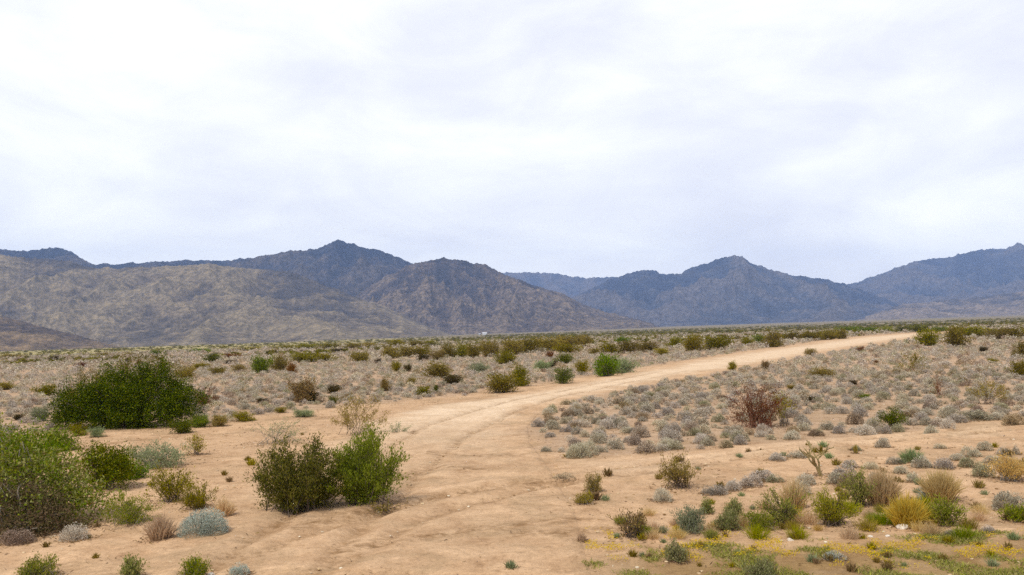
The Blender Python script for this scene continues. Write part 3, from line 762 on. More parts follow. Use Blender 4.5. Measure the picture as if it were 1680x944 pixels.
# ---- bare cholla
def cholla(px, py, hpx):
    x, y, z, w, h = spot(px, py, 50, hpx)
    rng = np.random.default_rng(92)
    g = Geo()
    def grow(p, d, ln, r, lev):
        k = 5; pts = [p]
        for _ in range(k):
            d = unit(d + rng.normal(size=3) * .13 + [0, 0, .05]); p = p + d * ln / k; pts.append(p)
        g.tube(pts, np.linspace(r, r * .8, k + 1), 0, 6)
        if lev == 0: return
        for j in range(3 if lev == 3 else 2):
            a = rng.uniform(0, 6.28)
            side = np.array([math.cos(a), math.sin(a) * .6, 0])
            q = pts[-1] if j < 2 else pts[-2]
            grow(q, unit(d * .8 + side * rng.uniform(.7, 1.2) + [0, 0, .2]), ln * rng.uniform(.6, .85), r * .74, lev - 1)
    grow(np.array([0, 0, -.02]), np.array([.05, 0, 1.]), h * .36, h * .032, 3)
    grow(np.array([.02, 0, .0]), np.array([-.35, .1, 1.]), h * .44, h * .028, 2)
    V, _, _ = g.arrays(); k = rng.integers(0, len(V), 320); P = V[k]
    g.leaves(P, rng.normal(size=P.shape) + [0, 0, .4], .025, .005, rng, 1)
    o = link('cholla_cactus', g.mesh('cholla_cactus', [M['stempale'], M['yolive']], True), loc=(x, y, z))
    tag(o, 'bare pale yellow cholla skeleton with forked arms beside the side track', 'cactus')
cholla(1346, 784, 66)

# ---- bursage around the verge: (px, base, w, h, material)
VERGE_B = [(1205, 806, 30, 18), (1232, 800, 38, 20), (1250, 790, 46, 18), (1180, 812, 34, 16), (1272, 792, 30, 14), (1322, 796, 34, 18), (1372, 796, 34, 20), (1385, 786, 40, 22), (1318, 812, 24, 22),
           (1240, 752, 0, 0), (1276, 756, 32, 12), (1308, 752, 34, 12), (1395, 768, 26, 14), (1404, 740, 20, 9), (1448, 735, 26, 17), (1419, 716, 36, 19), (1450, 714, 26, 18), (1473, 710, 24, 15),
           (1520, 698, 22, 14), (1529, 714, 28, 16), (1555, 706, 24, 20), (1661, 699, 40, 21), (1512, 768, 36, 20), (1550, 770, 34, 18), (1590, 768, 32, 18), (1593, 750, 30, 17), (1615, 740, 24, 16),
           (1647, 748, 22, 14), (1667, 746, 12, 16), (1612, 784, 38, 24), (1480, 778, 28, 14), (1498, 792, 22, 17), (1543, 737, 20, 9), (1390, 800, 30, 24), (1160, 812, 24, 14), (1570, 756, 24, 12),
           (1630, 762, 30, 14), (1440, 790, 30, 14), (1468, 762, 26, 12), (1430, 770, 28, 12), (1300, 722, 30, 15), (1340, 716, 26, 12), (1378, 712, 24, 14), (1600, 690, 60, 16), (1570, 694, 34, 14), (1640, 690, 30, 14),
           (1060, 744, 38, 20), (1105, 738, 30, 16), (1190, 736, 26, 14), (1215, 730, 26, 16), (1150, 728, 28, 16), (1560, 880, 22, 10), (1620, 874, 24, 12)]

# ------------------------------------------------------------------ copies
def copy_one(proto, loc, rz, sc, label, cat, group=None):
    c = proto.copy(); COL.objects.link(c)
    c.location = loc; c.rotation_euler = (0, 0, rz); c.scale = sc
    for k in ('group', 'label', 'category'):
        if k in c: del c[k]
    tag(c, label, cat, group)
    for ch in PARTS.get(proto.name, ()):
        d = ch.copy(); COL.objects.link(d); d.parent = c
    return c
PARTS = {}

ORD = ['leftmost', 'second', 'third', 'fourth', 'fifth', 'sixth', 'seventh', 'eighth', 'ninth', 'tenth', 'eleventh', 'twelfth', 'thirteenth', 'fourteenth', 'fifteenth', 'sixteenth', 'seventeenth', 'eighteenth', 'nineteenth', 'twentieth']

# mid-distance bushes: zone, px, base, w, h, colour
MID = {
 'along the far left edge of the plain': [(18, 589, 36, 8, 'yolive'), (88, 593, 15, 10, 'dark'), (170, 586, 22, 7, 'yolive'), (215, 585, 30, 6, 'yolive'), (255, 584, 18, 9, 'green'), (330, 579, 30, 7, 'green'), (410, 575, 32, 6, 'yolive')],
 'in the scrub above the mesquite': [(135, 603, 13, 8, 'rust'), (208, 596, 9, 8, 'dark'), (228, 599, 10, 8, 'rust'), (263, 595, 13, 9, 'rust'), (305, 624, 28, 24, 'yolive'), (330, 606, 32, 9, 'olive'), (347, 595, 24, 15, 'darkgreen'), (357, 615, 28, 12, 'olive'), (383, 589, 28, 9, 'rust'), (378, 598, 17, 7, 'dark'), (391, 611, 26, 12, 'yolive')],
 'in the scrub left of the mesquite': [(75, 650, 32, 20, 'olive'), (10, 640, 30, 12, 'yolive'), (64, 692, 26, 22, 'sage'), (30, 690, 16, 10, 'dark'), (118, 655, 20, 14, 'drybrown')],
 'at the foot of the mesquite': [(298, 712, 34, 22, 'darkgreen'), (326, 702, 30, 20, 'green'), (360, 700, 30, 17, 'yolive'), (398, 692, 32, 15, 'yolive'), (158, 718, 26, 16, 'sage'), (128, 716, 22, 18, 'olive')],
 'in the left scrub behind the creosote pair': [(428, 613, 36, 28, 'green'), (456, 609, 28, 27, 'olive'), (478, 613, 18, 16, 'rust'), (500, 595, 46, 17, 'olive'), (534, 593, 32, 13, 'yolive'), (497, 661, 46, 38, 'drybrown'), (512, 660, 24, 16, 'dark'), (548, 646, 22, 14, 'dark'), (546, 664, 17, 13, 'darkgreen'), (430, 662, 18, 8, 'dark'), (500, 685, 36, 13, 'sage'), (462, 678, 18, 9, 'yolive')],
 'in the thin band below the tan mountain': [(470, 574, 44, 8, 'olive'), (505, 573, 40, 8, 'olive'), (540, 573, 34, 9, 'olive'), (553, 580, 22, 8, 'dark'), (580, 572, 28, 9, 'olive'), (610, 570, 28, 8, 'yolive'), (650, 569, 30, 11, 'olive'), (680, 569, 30, 9, 'olive'), (705, 568, 24, 9, 'olive')],
 'in the long olive band left of the road': [(590, 595, 32, 18, 'olive'), (620, 597, 11, 9, 'dark'), (640, 589, 28, 19, 'olive'), (665, 587, 36, 18, 'olive'), (692, 586, 30, 17, 'olive'), (695, 593, 19, 12, 'dark'), (718, 591, 24, 18, 'yolive'), (736, 588, 26, 21, 'olive'), (757, 587, 26, 22, 'olive'), (777, 588, 28, 23, 'olive'), (802, 586, 34, 26, 'olive'), (828, 598, 32, 24, 'olive'), (842, 583, 42, 24, 'olive'), (868, 579, 42, 23, 'olive'), (900, 577, 50, 23, 'olive'), (932, 571, 48, 20, 'olive'), (957, 569, 26, 18, 'olive'), (932, 581, 42, 18, 'olive')],
 'in the scrub above the road bend': [(650, 610, 16, 17, 'olive'), (669, 610, 13, 12, 'dark'), (678, 631, 18, 12, 'yolive'), (697, 651, 24, 16, 'olive'), (715, 644, 11, 12, 'darkgreen'), (720, 621, 44, 26, 'olive'), (742, 631, 30, 16, 'dark'), (785, 612, 30, 17, 'sage'), (632, 642, 18, 20, 'drybrown'), (826, 645, 52, 29, 'olive'), (852, 634, 34, 32, 'olive'), (890, 610, 32, 18, 'sage')],
 'beside the left edge of the road': [(902, 589, 13, 12, 'rust'), (905, 605, 15, 14, 'dark'), (925, 597, 28, 16, 'darkgreen'), (922, 630, 30, 25, 'green'), (955, 614, 22, 22, 'olive'), (995, 618, 40, 36, 'green'), (1021, 613, 42, 25, 'sage')],
 'in the olive row beyond the road': [(975, 583, 22, 11, 'olive'), (1000, 581, 38, 17, 'olive'), (1022, 564, 26, 11, 'green'), (1032, 580, 36, 21, 'olive'), (1062, 577, 36, 17, 'olive'), (1085, 583, 28, 11, 'yolive'), (1106, 571, 28, 17, 'olive'), (1136, 577, 34, 27, 'olive'), (1178, 575, 46, 23, 'olive'), (1225, 567, 18, 14, 'olive'), (1244, 565, 20, 15, 'green'), (1268, 570, 36, 25, 'olive')],
 'in the low hedge along the far road': [(1300, 560, 26, 15, 'olive'), (1330, 559, 34, 15, 'olive'), (1357, 558, 34, 17, 'olive'), (1380, 557, 22, 16, 'olive')],
 'on the near edge of the road': [(1202, 608, 16, 14, 'yolive'), (1256, 607, 13, 15, 'drybrown'), (1330, 585, 19, 13, 'yolive'), (1412, 578, 11, 10, 'rust')],
 'around the end of the road': [(1525, 568, 36, 26, 'olive'), (1570, 570, 42, 32, 'olive'), (1592, 554, 56, 18, 'olive'), (1640, 557, 40, 18, 'olive'), (1664, 556, 40, 19, 'olive')],
 'inside the right scrub field': [(1350, 620, 38, 15, 'yolive'), (1438, 599, 9, 7, 'rust'), (1614, 577, 14, 8, 'dark'), (1677, 588, 24, 28, 'olive'), (1672, 620, 30, 26, 'olive'), (1628, 596, 14, 8, 'olive'), (1300, 640, 14, 8, 'drybrown'), (1400, 632, 14, 8, 'dark'), (1490, 640, 14, 8, 'drybrown'), (1330, 660, 14, 9, 'dark'), (1580, 628, 14, 8, 'drybrown'), (1420, 655, 14, 9, 'green')],
 'in the green line past the road end': [(1392, 546, 34, 10, 'green'), (1424, 546, 30, 9, 'green'), (1452, 546, 24, 11, 'bright'), (1484, 545, 34, 9, 'darkgreen'), (1512, 545, 36, 11, 'darkgreen'), (1542, 545, 24, 9, 'green')],
}
CNAME = {'olive': 'olive', 'yolive': 'yellowish olive', 'green': 'green', 'bright': 'bright green', 'dark': 'dark brown', 'darkgreen': 'dark green', 'rust': 'rusty', 'sage': 'pale sage', 'drybrown': 'dry brown'}
ORDW = lambda k, n: 'only' if n == 1 else ('leftmost' if k == 0 else ('rightmost' if k == n - 1 else ORD[k]))
shapes = []
for sd in range(5):
    q = np.random.default_rng(200 + sd)
    shapes.append(bush_geo(q, 1, 1, 34, 6, 2600, .08, D=1, low=.03, leaf_up=.8, srad=.009, vase=1.0, bs=.2))
protos = {}
mid_list = []
for zone, L in MID.items():
    L = sorted(L)
    bycol = {}
    for e in L: bycol.setdefault(e[4], []).append(e)
    for e in L:
        px, py, wp, hp, c = e
        same = bycol[c]; k = same.index(e); n = len(same)
        word = CNAME[c]
        if n == 1: lab = f'the one {word} bush {zone}'
        elif k == 0: lab = f'leftmost {word} bush {zone}'
        elif k == n - 1: lab = f'rightmost {word} bush {zone}'
        else: lab = f'{ORD[k]} {word} bush from the left {zone}'
        mid_list.append((px, py, wp, hp, c, lab, zone))
for idx, (px, py, wp, hp, c, lab, zone) in enumerate(mid_list):
    x, y, z, w, h = spot(px, py, wp, hp)
    w *= 1.05; h *= 1.0
    key = (c, idx % 5)
    cm = {'drybrown': 'stem', 'rust': 'stemrust', 'sage': 'stemgrey'}.get(c, 'stem')
    nm = 'creosote_bush' if c in ('olive', 'yolive', 'green', 'darkgreen', 'bright') else 'desert_shrub'
    rz = random.uniform(0, 6.28)
    if key not in protos:
        fo, st = shapes[idx % 5]
        t = place_bush(nm, fo, st, M[c], M[cm], (x, y, z), lab, 'shrub', 'bushes ' + zone, rz, (w, w, h))
        PARTS[t.name] = list(t.children); protos[key] = t
    else:
        copy_one(protos[key], (x, y, z), rz, (w, w, h), lab, 'shrub', 'bushes ' + zone)

# tiny weeds on the open sand
WG = []
for sd, lf in ((1, 'drybrown'), (2, 'yolive'), (3, 'sage'), (4, 'drybrown')):
    WG.append(tuft_geo(np.random.default_rng(700 + sd), 1.4, 1, 70, .07).mesh('dry_weed', [M[lf]]))
q = np.random.default_rng(715)
cnt = 0
while cnt < 120:
    px, py = q.uniform(0, 1680), 700 + 240 * q.uniform() ** .8
    x, y, z = ground(px, py)
    dr = float(sdf(P_ROAD, np.array([x]), np.array([y]))[0])
    if dr > .1 or inside(P_RIGHT, np.array([x]), np.array([y]))[0] or (dr > -.5 and q.uniform() < .5): continue
    if q.uniform() < .55 and px < 900 and fbm(x / 2., y / 2., 2, 99) < .1: continue
    s_ = q.uniform(.06, .13) if y < 14 else q.uniform(.09, .20)
    o = link('dry_weed', WG[cnt % 4], loc=(x, y, z)); o.rotation_euler[2] = q.uniform(0, 6.28); o.scale = (s_ * 1.2, s_ * 1.2, s_)
    side = 'left' if px < 560 else ('middle' if px < 1000 else 'right')
    lab = {'left': 'tiny dry weed on the bare sand around the left thicket and creosote pair', 'middle': 'tiny dry weed on the bare sand of the clearing', 'right': 'tiny dry weed between the verge row and the side track'}[side]
    tag(o, lab, 'weed', 'tiny weeds, ' + side); cnt += 1

# straw and green grasses that knit the verge row together
FG = []
for sd, lf in ((1, 'tan'), (2, 'gold'), (3, 'bright'), (4, 'tan'), (5, 'ygreen'), (6, 'yolive')):
    FG.append(tuft_geo(np.random.default_rng(800 + sd), 1.3, 1, 260, .014).mesh('grass_tuft', [M[lf]]))
q = np.random.default_rng(815)
for k in range(64):
    px = q.uniform(1010, 1610); py = 862 + 14 * q.normal() + (8 if px < 1200 else -4)
    py = min(max(py, 836), 884)
    x, y, z = ground(px, py)
    s_ = q.uniform(10, 29) * y / F * (.75 if px < 1220 else 1)
    o = link('grass_tuft', FG[k % 6], loc=(x, y, z)); o.rotation_euler[2] = q.uniform(0, 6.28); o.scale = (s_ * 1.5, s_ * 1.5, s_)
    word = ['thin straw', 'thin golden', 'short green', 'thin straw', 'short lime green', 'short olive'][k % 6]
    tag(o, word + ' grass filling the gaps of the verge row', 'grass tuft', word + ' grass in the verge row')

# verge bursage from prototypes
BURS = []
for sd in range(6):
    g = dome_geo(np.random.default_rng(300 + sd), 2200, .085, .026, lobes=4 + sd % 4, spread=.4)
    BURS.append(g.mesh('bursage_shrub', [M['grey'], M['stem']]))
BURS_W = []
for sd in range(3):
    me = BURS[sd].copy(); me.materials[0] = M['white']; BURS_W.append(me)
def add_bursage(x, y, z, w, h, k, label, group, white=False):
    me = (BURS_W[k % 3] if white else BURS[k % 6])
    o = link('bursage_shrub', me, loc=(x, y, z - .01)); o.rotation_euler = (0, 0, random.uniform(0, 6.28)); o.scale = (w, w, h)
    return tag(o, label, 'shrub', group)
nv = 0
for k, (px, py, wp, hp) in enumerate(VERGE_B):
    if wp == 0: continue
    x, y, z, w, h = spot(px, py, wp, hp)
    add_bursage(x, y, z, w * 1.1, h * 1.15, k, 'low rounded grey shrub on the sandy strip around the side track', 'grey shrubs around the side track', white=(k % 5 == 0))
    nv += 1

# ------------------------------------------------------------------ scattered grey scrub
rng = np.random.default_rng(77)
bands = [(8, 60, 2.3, .47), (60, 110, 1.0, .60), (110, 200, .30, .95), (200, 420, .07, 1.4)]
PX, PY, PW = [], [], []
for r0, r1, dens, wm in bands:
    n = int(dens * math.radians(80) / 2 * (r1 ** 2 - r0 ** 2))
    # jittered grid gives even spacing, like competing desert shrubs
    step = 1 / math.sqrt(dens)
    xs = np.arange(-r1 * .66, r1 * .66, step); ys = np.arange(r0 * .7, r1, step)
    X, Y = np.meshgrid(xs, ys); X = X + (np.arange(len(ys)) % 2)[:, None] * step * .5
    X = X.ravel() + rng.uniform(-.42, .42, X.size) * step; Y = Y.ravel() + rng.uniform(-.42, .42, Y.size) * step
    r = np.hypot(X, Y)
    ok = (r >= r0) & (r < r1) & (np.abs(X) < Y * .66)
    X, Y = X[ok], Y[ok]
    PX.append(X); PY.append(Y); PW.append(wm * rng.uniform(.55, 1.65, X.size) ** 1.0 * (1 + .2 * fbm(X / 4, Y / 4, 2, 19)) * .77)
X = np.concatenate(PX); Y = np.concatenate(PY); Wd = np.concatenate(PW)
sr = sdf(P_RIGHT, X, Y); sl = sdf(P_LEFT, X, Y)
edge = fbm(X / 3.5, Y / 3.5, 3, 91) * 1.2
rr = np.hypot(X, Y)
keep = (np.maximum(sr, sl) + edge * np.clip(rr / 30, .3, 1) > .1)
gapn = fbm(X / 6, Y / 6, 3, 95)
keep &= (gapn > -.50 + .0 * X)
keep &= rng.uniform(size=X.size) > .08
# thinner toward the left clearing
thin = (sl > 0) & (X < -8) & (rr < 40) & (rng.uniform(size=X.size) < .45)
keep &= ~thin
road_d = np.maximum(sdf(P_ROAD, X, Y), sdf(P_TRACK, X, Y))
keep &= road_d < -.15
for hx, hy, hr in HERO:
    if hy < 60: keep &= ~(np.hypot(X - hx, (Y - hy)) < hr * .85 + .12)
X, Y, Wd, rr = X[keep], Y[keep], Wd[keep], rr[keep]
Hh = Wd * rng.uniform(.42, .66, X.size)
Z = H(X, Y)
size = Wd / rr
order = np.argsort(-size)
top = order[:300 - nv]
for k in top:
    if X[k] > 0 and inside(P_RIGHT, X[k], Y[k]).item():
        add_bursage(X[k], Y[k], Z[k], Wd[k], Hh[k], int(k), 'small rounded grey shrub among many alike in the right scrub field', 'grey shrubs of the right scrub field', white=(k % 9 == 0))
    else:
        add_bursage(X[k], Y[k], Z[k], Wd[k], Hh[k], int(k), 'small rounded grey shrub among many alike left of the road', 'grey shrubs left of the road', white=(k % 9 == 0))
rest = order[300 - nv:]
print('scrub total', len(order), 'rest', len(rest), 'verge', nv)

def mass(name, X, Y, Z, W, Hh, tint, variants, mats, label):
    VV, QQ, MMi, TT = [], [], [], []; n0 = 0
    for vi, (V, Q, Mi) in enumerate(variants):
        sel = np.arange(len(X)) % len(variants) == vi
        x, y, z, w, h, t = X[sel], Y[sel], Z[sel], W[sel], Hh[sel], tint[sel]
        m = len(x)
        if m == 0: continue
        a = np.random.default_rng(vi).uniform(0, 6.28, m)
        ca, sa = np.cos(a)[:, None], np.sin(a)[:, None]
        vx = (V[None, :, 0] * ca - V[None, :, 1] * sa) * w[:, None] + x[:, None]
        vy = (V[None, :, 0] * sa + V[None, :, 1] * ca) * w[:, None] + y[:, None]
        vz = V[None, :, 2] * h[:, None] + z[:, None]
        VV.append(np.stack([vx, vy, vz], -1).reshape(-1, 3))
        QQ.append((Q[None] + (np.arange(m) * len(V))[:, None, None] + n0).reshape(-1, 4))
        MMi.append(np.tile(Mi, m)); TT.append(np.repeat(t, len(V))); n0 += m * len(V)
    me = make_mesh(name, np.concatenate(VV), np.concatenate(QQ), mats=mats, qm=np.concatenate(MMi), attrs={'tint': np.concatenate(TT)})
    o = link(name, me); return tag(o, label, None, kind='stuff')

def lod(n, ll, lw, seeds, lob=4):
    out = []
    for s in seeds:
        g = dome_geo(np.random.default_rng(s), n, ll, lw, lobes=lob)
        V, Q, Mi = g.arrays()
        out.append((V, Q, Mi))
    return out
LA, LB, LC = lod(480, .13, .045, range(400, 408)), lod(170, .18, .075, range(410, 416)), lod(64, .28, .13, range(420, 424), 2)
def only_leaves(L): return [(V[:(Mi == 0).sum() * 4], Q[Mi == 0], Mi[Mi == 0]) for V, Q, Mi in L]
LB, LC = only_leaves(LB), only_leaves(LC)
xs, ys, zs, ws, hs, rs = X[rest], Y[rest], Z[rest], Wd[rest], Hh[rest], rr[rest]
tint = np.clip(rng.uniform(0, 1, len(rest)) * .7 + .3 * (fbm(xs / 9, ys / 9, 2, 66) + .5), 0, 1)
# near, middle and far density of leaves, all one mass
VV, QQ, MI, TT = [], [], [], []; n0 = 0
def gather(sel, variants, seed):
    global n0
    for vi, (V, Q, Mi) in enumerate(variants):
        s = sel[np.arange(len(sel)) % len(variants) == vi]
        m = len(s)
        if m == 0: continue
        a = np.random.default_rng(vi + seed).uniform(0, 6.28, m); ca, sa = np.cos(a)[:, None], np.sin(a)[:, None]
        vx = (V[None, :, 0] * ca - V[None, :, 1] * sa) * ws[s][:, None] + xs[s][:, None]
        vy = (V[None, :, 0] * sa + V[None, :, 1] * ca) * ws[s][:, None] + ys[s][:, None]
        vz = V[None, :, 2] * hs[s][:, None] + zs[s][:, None]
        VV.append(np.stack([vx, vy, vz], -1).reshape(-1, 3)); QQ.append((Q[None] + (np.arange(m) * len(V))[:, None, None] + n0).reshape(-1, 4))
        MI.append(np.tile(Mi, m)); TT.append(np.repeat(tint[s], len(V))); n0 += m * len(V)
gather(np.where(rs < 55)[0], LA, 1); gather(np.where((rs >= 55) & (rs < 120))[0], LB, 2); gather(np.where(rs >= 120)[0], LC, 3)
me = make_mesh('desert_scrub', np.concatenate(VV), np.concatenate(QQ), mats=[M['grey_mass'], M['stem']], qm=np.concatenate(MI), attrs={'tint': np.concatenate(TT)})
tag(link('desert_scrub', me), 'mass of low grey scrub covering the plain on both sides of the road', 'scrub', kind='stuff')
print('scrub faces', len(me.polygons))

# far creosote flecks out to the mountains' foot
n = 9000
r = np.sqrt(rng.uniform(100 ** 2, 900 ** 2, n)) ; r = 190 + (rng.uniform(0, 1, n) ** 1.8) * 1500
a = rng.uniform(-.60, .60, n)
fx, fy = r * np.sin(a), r * np.cos(a)
k = (fbm(fx / 60, fy / 60, 3, 55) > -.05 - .25 * (r > 300)) & (sdf(P_ROAD, fx, fy) < -3)
k &= ~((fx < -40) & (rng.uniform(size=n) < .55))
fx, fy, r = fx[k], fy[k], r[k]
fw = rng.uniform(1.1, 2.4, len(fx)) * np.clip(r / 500, 1, 2.2); fh = np.minimum(fw * .5, 1.6) * rng.uniform(.6, 1.1, len(fx))
mass('far_scrub', fx, fy, H(fx, fy) - .05, fw, fh, rng.uniform(0, 1, len(fx)), only_leaves(lod(60, .32, .16, range(430, 434), 3)), [M['fargreen']], 'far olive scrub dotted over the plain toward the mountains')

# ------------------------------------------------------------------ small ground cover
def scatter_px(n, box, accept=None, seed=1):
    q = np.random.default_rng(seed)
    a = np.array([at_plane(p, s) for p, s in [(box[0], box[3]), (box[2], box[3]), (box[0], box[1]), (box[2], box[1])]])
    x = q.uniform(a[:, 0].min(), a[:, 0].max(), n); y = q.uniform(a[:, 1].min(), a[:, 1].max(), n)
    if accept is not None:
        k = accept(x, y, q); x, y = x[k], y[k]
    return x, y, q
# verge grass
x, y, q = scatter_px(200000, (980, 866, 1900, 1000), lambda x, y, q: (fbm(x / .8, y / .8, 3, 61) + .45 * sstep(10.6, 9.2, y) + .0 > .12 + q.uniform(-.15, .15, len(x))) & (x > .9 + .3 * q.normal(size=len(x))) & (y < 11.8), 5)
g = Geo(); P = np.stack([x, y, H(x, y)], 1)
g.leaves(P, q.normal(size=P.shape) * [1, 1, .3] + [0, 0, .75], q.uniform(.02, .075, len(x)), .009, q)
V, Q, Mi = g.arrays()
tag(link('verge_grass', make_mesh('verge_grass', V, Q, mats=[M['verge']], attrs={'tint': np.repeat(q.uniform(0, 1, len(x)), 4)})), 'short olive grass on the roadside verge, front right', 'grass', kind='stuff')
# yellow wildflowers: flat little heads on short stalks
def fl_ok(x, y, q):
    px, py = project(x, y, H(x, y))
    line = np.interp(px, [980, 1100, 1400, 1700], [890, 900, 906, 900])
    d = np.abs(py - line) / 30
    return (fbm(x / .5, y / .5, 3, 71) > .0 + .35 * d) & (q.uniform(size=len(x)) < np.clip(1.3 - d, 0, 1)) & (px > 960)
x, y, q = scatter_px(44000, (960, 870, 1800, 960), fl_ok, 6)
g = Geo(); P = np.stack([x, y, H(x, y) + q.uniform(.02, .06, len(x))], 1)
for _ in range(3):
    g.leaves(P, q.normal(size=P.shape) * [1, 1, .6], .013, .009, q)
V, Q, Mi = g.arrays()
tag(link('wildflowers', make_mesh('wildflowers', V, Q, mats=[M['flower']], attrs={'tint': np.tile(np.repeat(q.uniform(0, 1, len(x)), 4), 3)})), 'tiny yellow wildflowers scattered along the verge', 'flowers', kind='stuff')
# litter, dead stems and seedlings on the sand
x, y, q = scatter_px(70000, (-150, 660, 1900, 990), lambda x, y, q: (fbm(x / 1.6, y / 1.6, 4, 81) > .02 + q.uniform(-.1, .3, len(x))) & (sdf(P_ROAD, x, y) < 2.0 + 3 * q.uniform(-1, 1, len(x))), 7)
g = Geo(); P = np.stack([x, y, H(x, y) + .006], 1)
g.leaves(P, q.normal(size=P.shape) * [1, 1, .2] + [0, 0, .1], q.uniform(.02, .10, len(x)), q.uniform(.008, .028, len(x)), q)
V, Q, Mi = g.arrays()
tag(link('dry_litter', make_mesh('dry_litter', V, Q, mats=[M['litter']], attrs={'tint': np.repeat(q.uniform(0, 1, len(x)), 4)})), 'scattered dry twigs and leaf litter on the sand', 'litter', kind='stuff')

q = np.random.default_rng(17); LX, LY = [], []
for hx, hy, hr in HERO:
    if hy > 45: continue
    n_ = int(40 + 420 * hr)
    r_ = hr * (.2 + 1.15 * q.uniform(size=n_) ** .8); a_ = q.uniform(0, 6.28, n_)
    LX.append(hx + r_ * np.cos(a_)); LY.append(hy + r_ * np.sin(a_))
x, y = np.concatenate(LX), np.concatenate(LY)
g = Geo(); P = np.stack([x, y, H(x, y) + .008], 1)
g.leaves(P, q.normal(size=P.shape) * [1, 1, .25] + [0, 0, .15], q.uniform(.02, .09, len(x)), q.uniform(.006, .02, len(x)), q)
V, Q, Mi = g.arrays()
tag(link('leaf_litter', make_mesh('leaf_litter', V, Q, mats=[M['litter']], attrs={'tint': np.repeat(q.uniform(0, 1, len(x)), 4)})), 'fallen leaves and twigs lying under the shrubs', 'litter', kind='stuff')

# stones
def stone_mat(name, a, b):
    m, nt, out = newmat(name)
    tc = N(nt, 'ShaderNodeTexCoord'); n = N(nt, 'ShaderNodeTexNoise', Scale=9., Detail=5.); nt.links.new(tc.outputs['Object'], n.inputs['Vector'])
    p = N(nt, 'ShaderNodeBsdfPrincipled', Roughness=.85); nt.links.new(ramp(nt, n.outputs[0], [(.35, a), (.65, b)]), p.inputs['Base Color'])
    nt.links.new(p.outputs[0], out.inputs[0]); return m
M['stone'] = stone_mat('pale_stone', (.55, .46, .36), (.75, .68, .58)); M['pebble'] = leaf_mat('pebbles', [(.20, .12, .07), (.45, .31, .20), (.66, .52, .38), (.34, .24, .17), (.74, .66, .54)], 0., vary=0.)
def octa(seed, sub=2):
    import bmesh
    bm = bmesh.new(); bmesh.ops.create_icosphere(bm, subdivisions=sub, radius=.5)
    q = np.random.default_rng(seed); V = np.array([v.co[:] for v in bm.verts]); T = np.array([[v.index for v in f.verts] for f in bm.faces]); bm.free()
    for _ in range(7):
        nrm = unit(q.normal(size=3)); d = V @ nrm - q.uniform(.26, .42); V = V - np.maximum(d, 0)[:, None] * nrm
    V += q.normal(size=V.shape) * .012
    V[:, 2] = V[:, 2] * .7 + .15
    return V, T
STONES = [(1483, 868, 26, 13, 'flat whitish stone under the golden tussock, largest stone of the verge'), (1297, 888, 13, 9, 'small upright pale stone right of the verge middle'), (1428, 882, 9, 6, 'small pale stone, left one of two below the white stone'), (1456, 881, 9, 6, 'small pale stone, right one of two below the white stone'),
          (346, 944, 13, 7, 'pale stone at the bottom edge between two green tufts'), (1404, 837, 12, 6, 'pale stone at the foot of the green bush by the straw tussock')]
for k, (px, py, wp, hp, lab) in enumerate(STONES):
    x, y, z, w, h = spot(px, py, wp, hp)
    V, T = octa(500 + k, 3)
    V = V * [w, w * .8, h * 1.5]
    o = link('stone', make_mesh('stone', V, T=T, mats=[M['stone']]), loc=(x, y, z - h * .2)); tag(o, lab, 'stone')
x, y, q = scatter_px(60000, (-200, 670, 1900, 1000), lambda x, y, q: fbm(x / 2, y / 2, 3, 88) + .15 > q.uniform(-.3, .6, len(x)), 9)
VV, TT = [], []; n0 = 0
base = [octa(600 + s, 1) for s in range(6)]
x, y = x[:22000], y[:22000]
for k in range(len(x)):
    V, T = base[k % 6]; s = .014 + .05 * q.uniform() ** 4
    a = q.uniform(0, 6.28); c, sn = math.cos(a), math.sin(a)
    W_ = np.stack([V[:, 0] * c - V[:, 1] * sn, V[:, 0] * sn + V[:, 1] * c, V[:, 2]], 1) * s * [1.2, 1, .8]
    VV.append(W_ + [x[k], y[k], 0]); TT.append(T + n0); n0 += len(V)
V = np.concatenate(VV); V[:, 2] += np.repeat(H(x, y), [len(base[k % 6][0]) for k in range(len(x))]) - .001
tag(link('pebbles', make_mesh('pebbles', V, T=np.concatenate(TT), mats=[M['pebble']])), 'small pebbles strewn over the sand', 'pebbles', kind='stuff')

# ------------------------------------------------------------------ tiny white homestead on the far plain
def plain_mat(name, c, rough=.7):
    m, nt, out = newmat(name)
    tc = N(nt, 'ShaderNodeTexCoord'); n = N(nt, 'ShaderNodeTexNoise', Scale=.8, Detail=3.); nt.links.new(tc.outputs['Object'], n.inputs['Vector'])
    p = N(nt, 'ShaderNodeBsdfPrincipled', Roughness=rough)
    nt.links.new(ramp(nt, n.outputs[0], [(.3, tuple(v * .85 for v in c)), (.7, c)]), p.inputs['Base Color']); nt.links.new(p.outputs[0], out.inputs[0]); return m
M['wall'] = plain_mat('white_wall', (.8, .8, .8)); M['roof'] = plain_mat('pale_roof', (.72, .74, .78)); M['pane'] = plain_mat('dark_pane', (.05, .06, .08), .2)
def box(x0, x1, y0, y1, z0, z1):
    V = np.array([[a, b, c] for c in (z0, z1) for b in (y0, y1) for a in (x0, x1)])
    return V, np.array([[0, 2, 3, 1], [4, 5, 7, 6], [0, 1, 5, 4], [2, 6, 7, 3], [0, 4, 6, 2], [1, 3, 7, 5]])
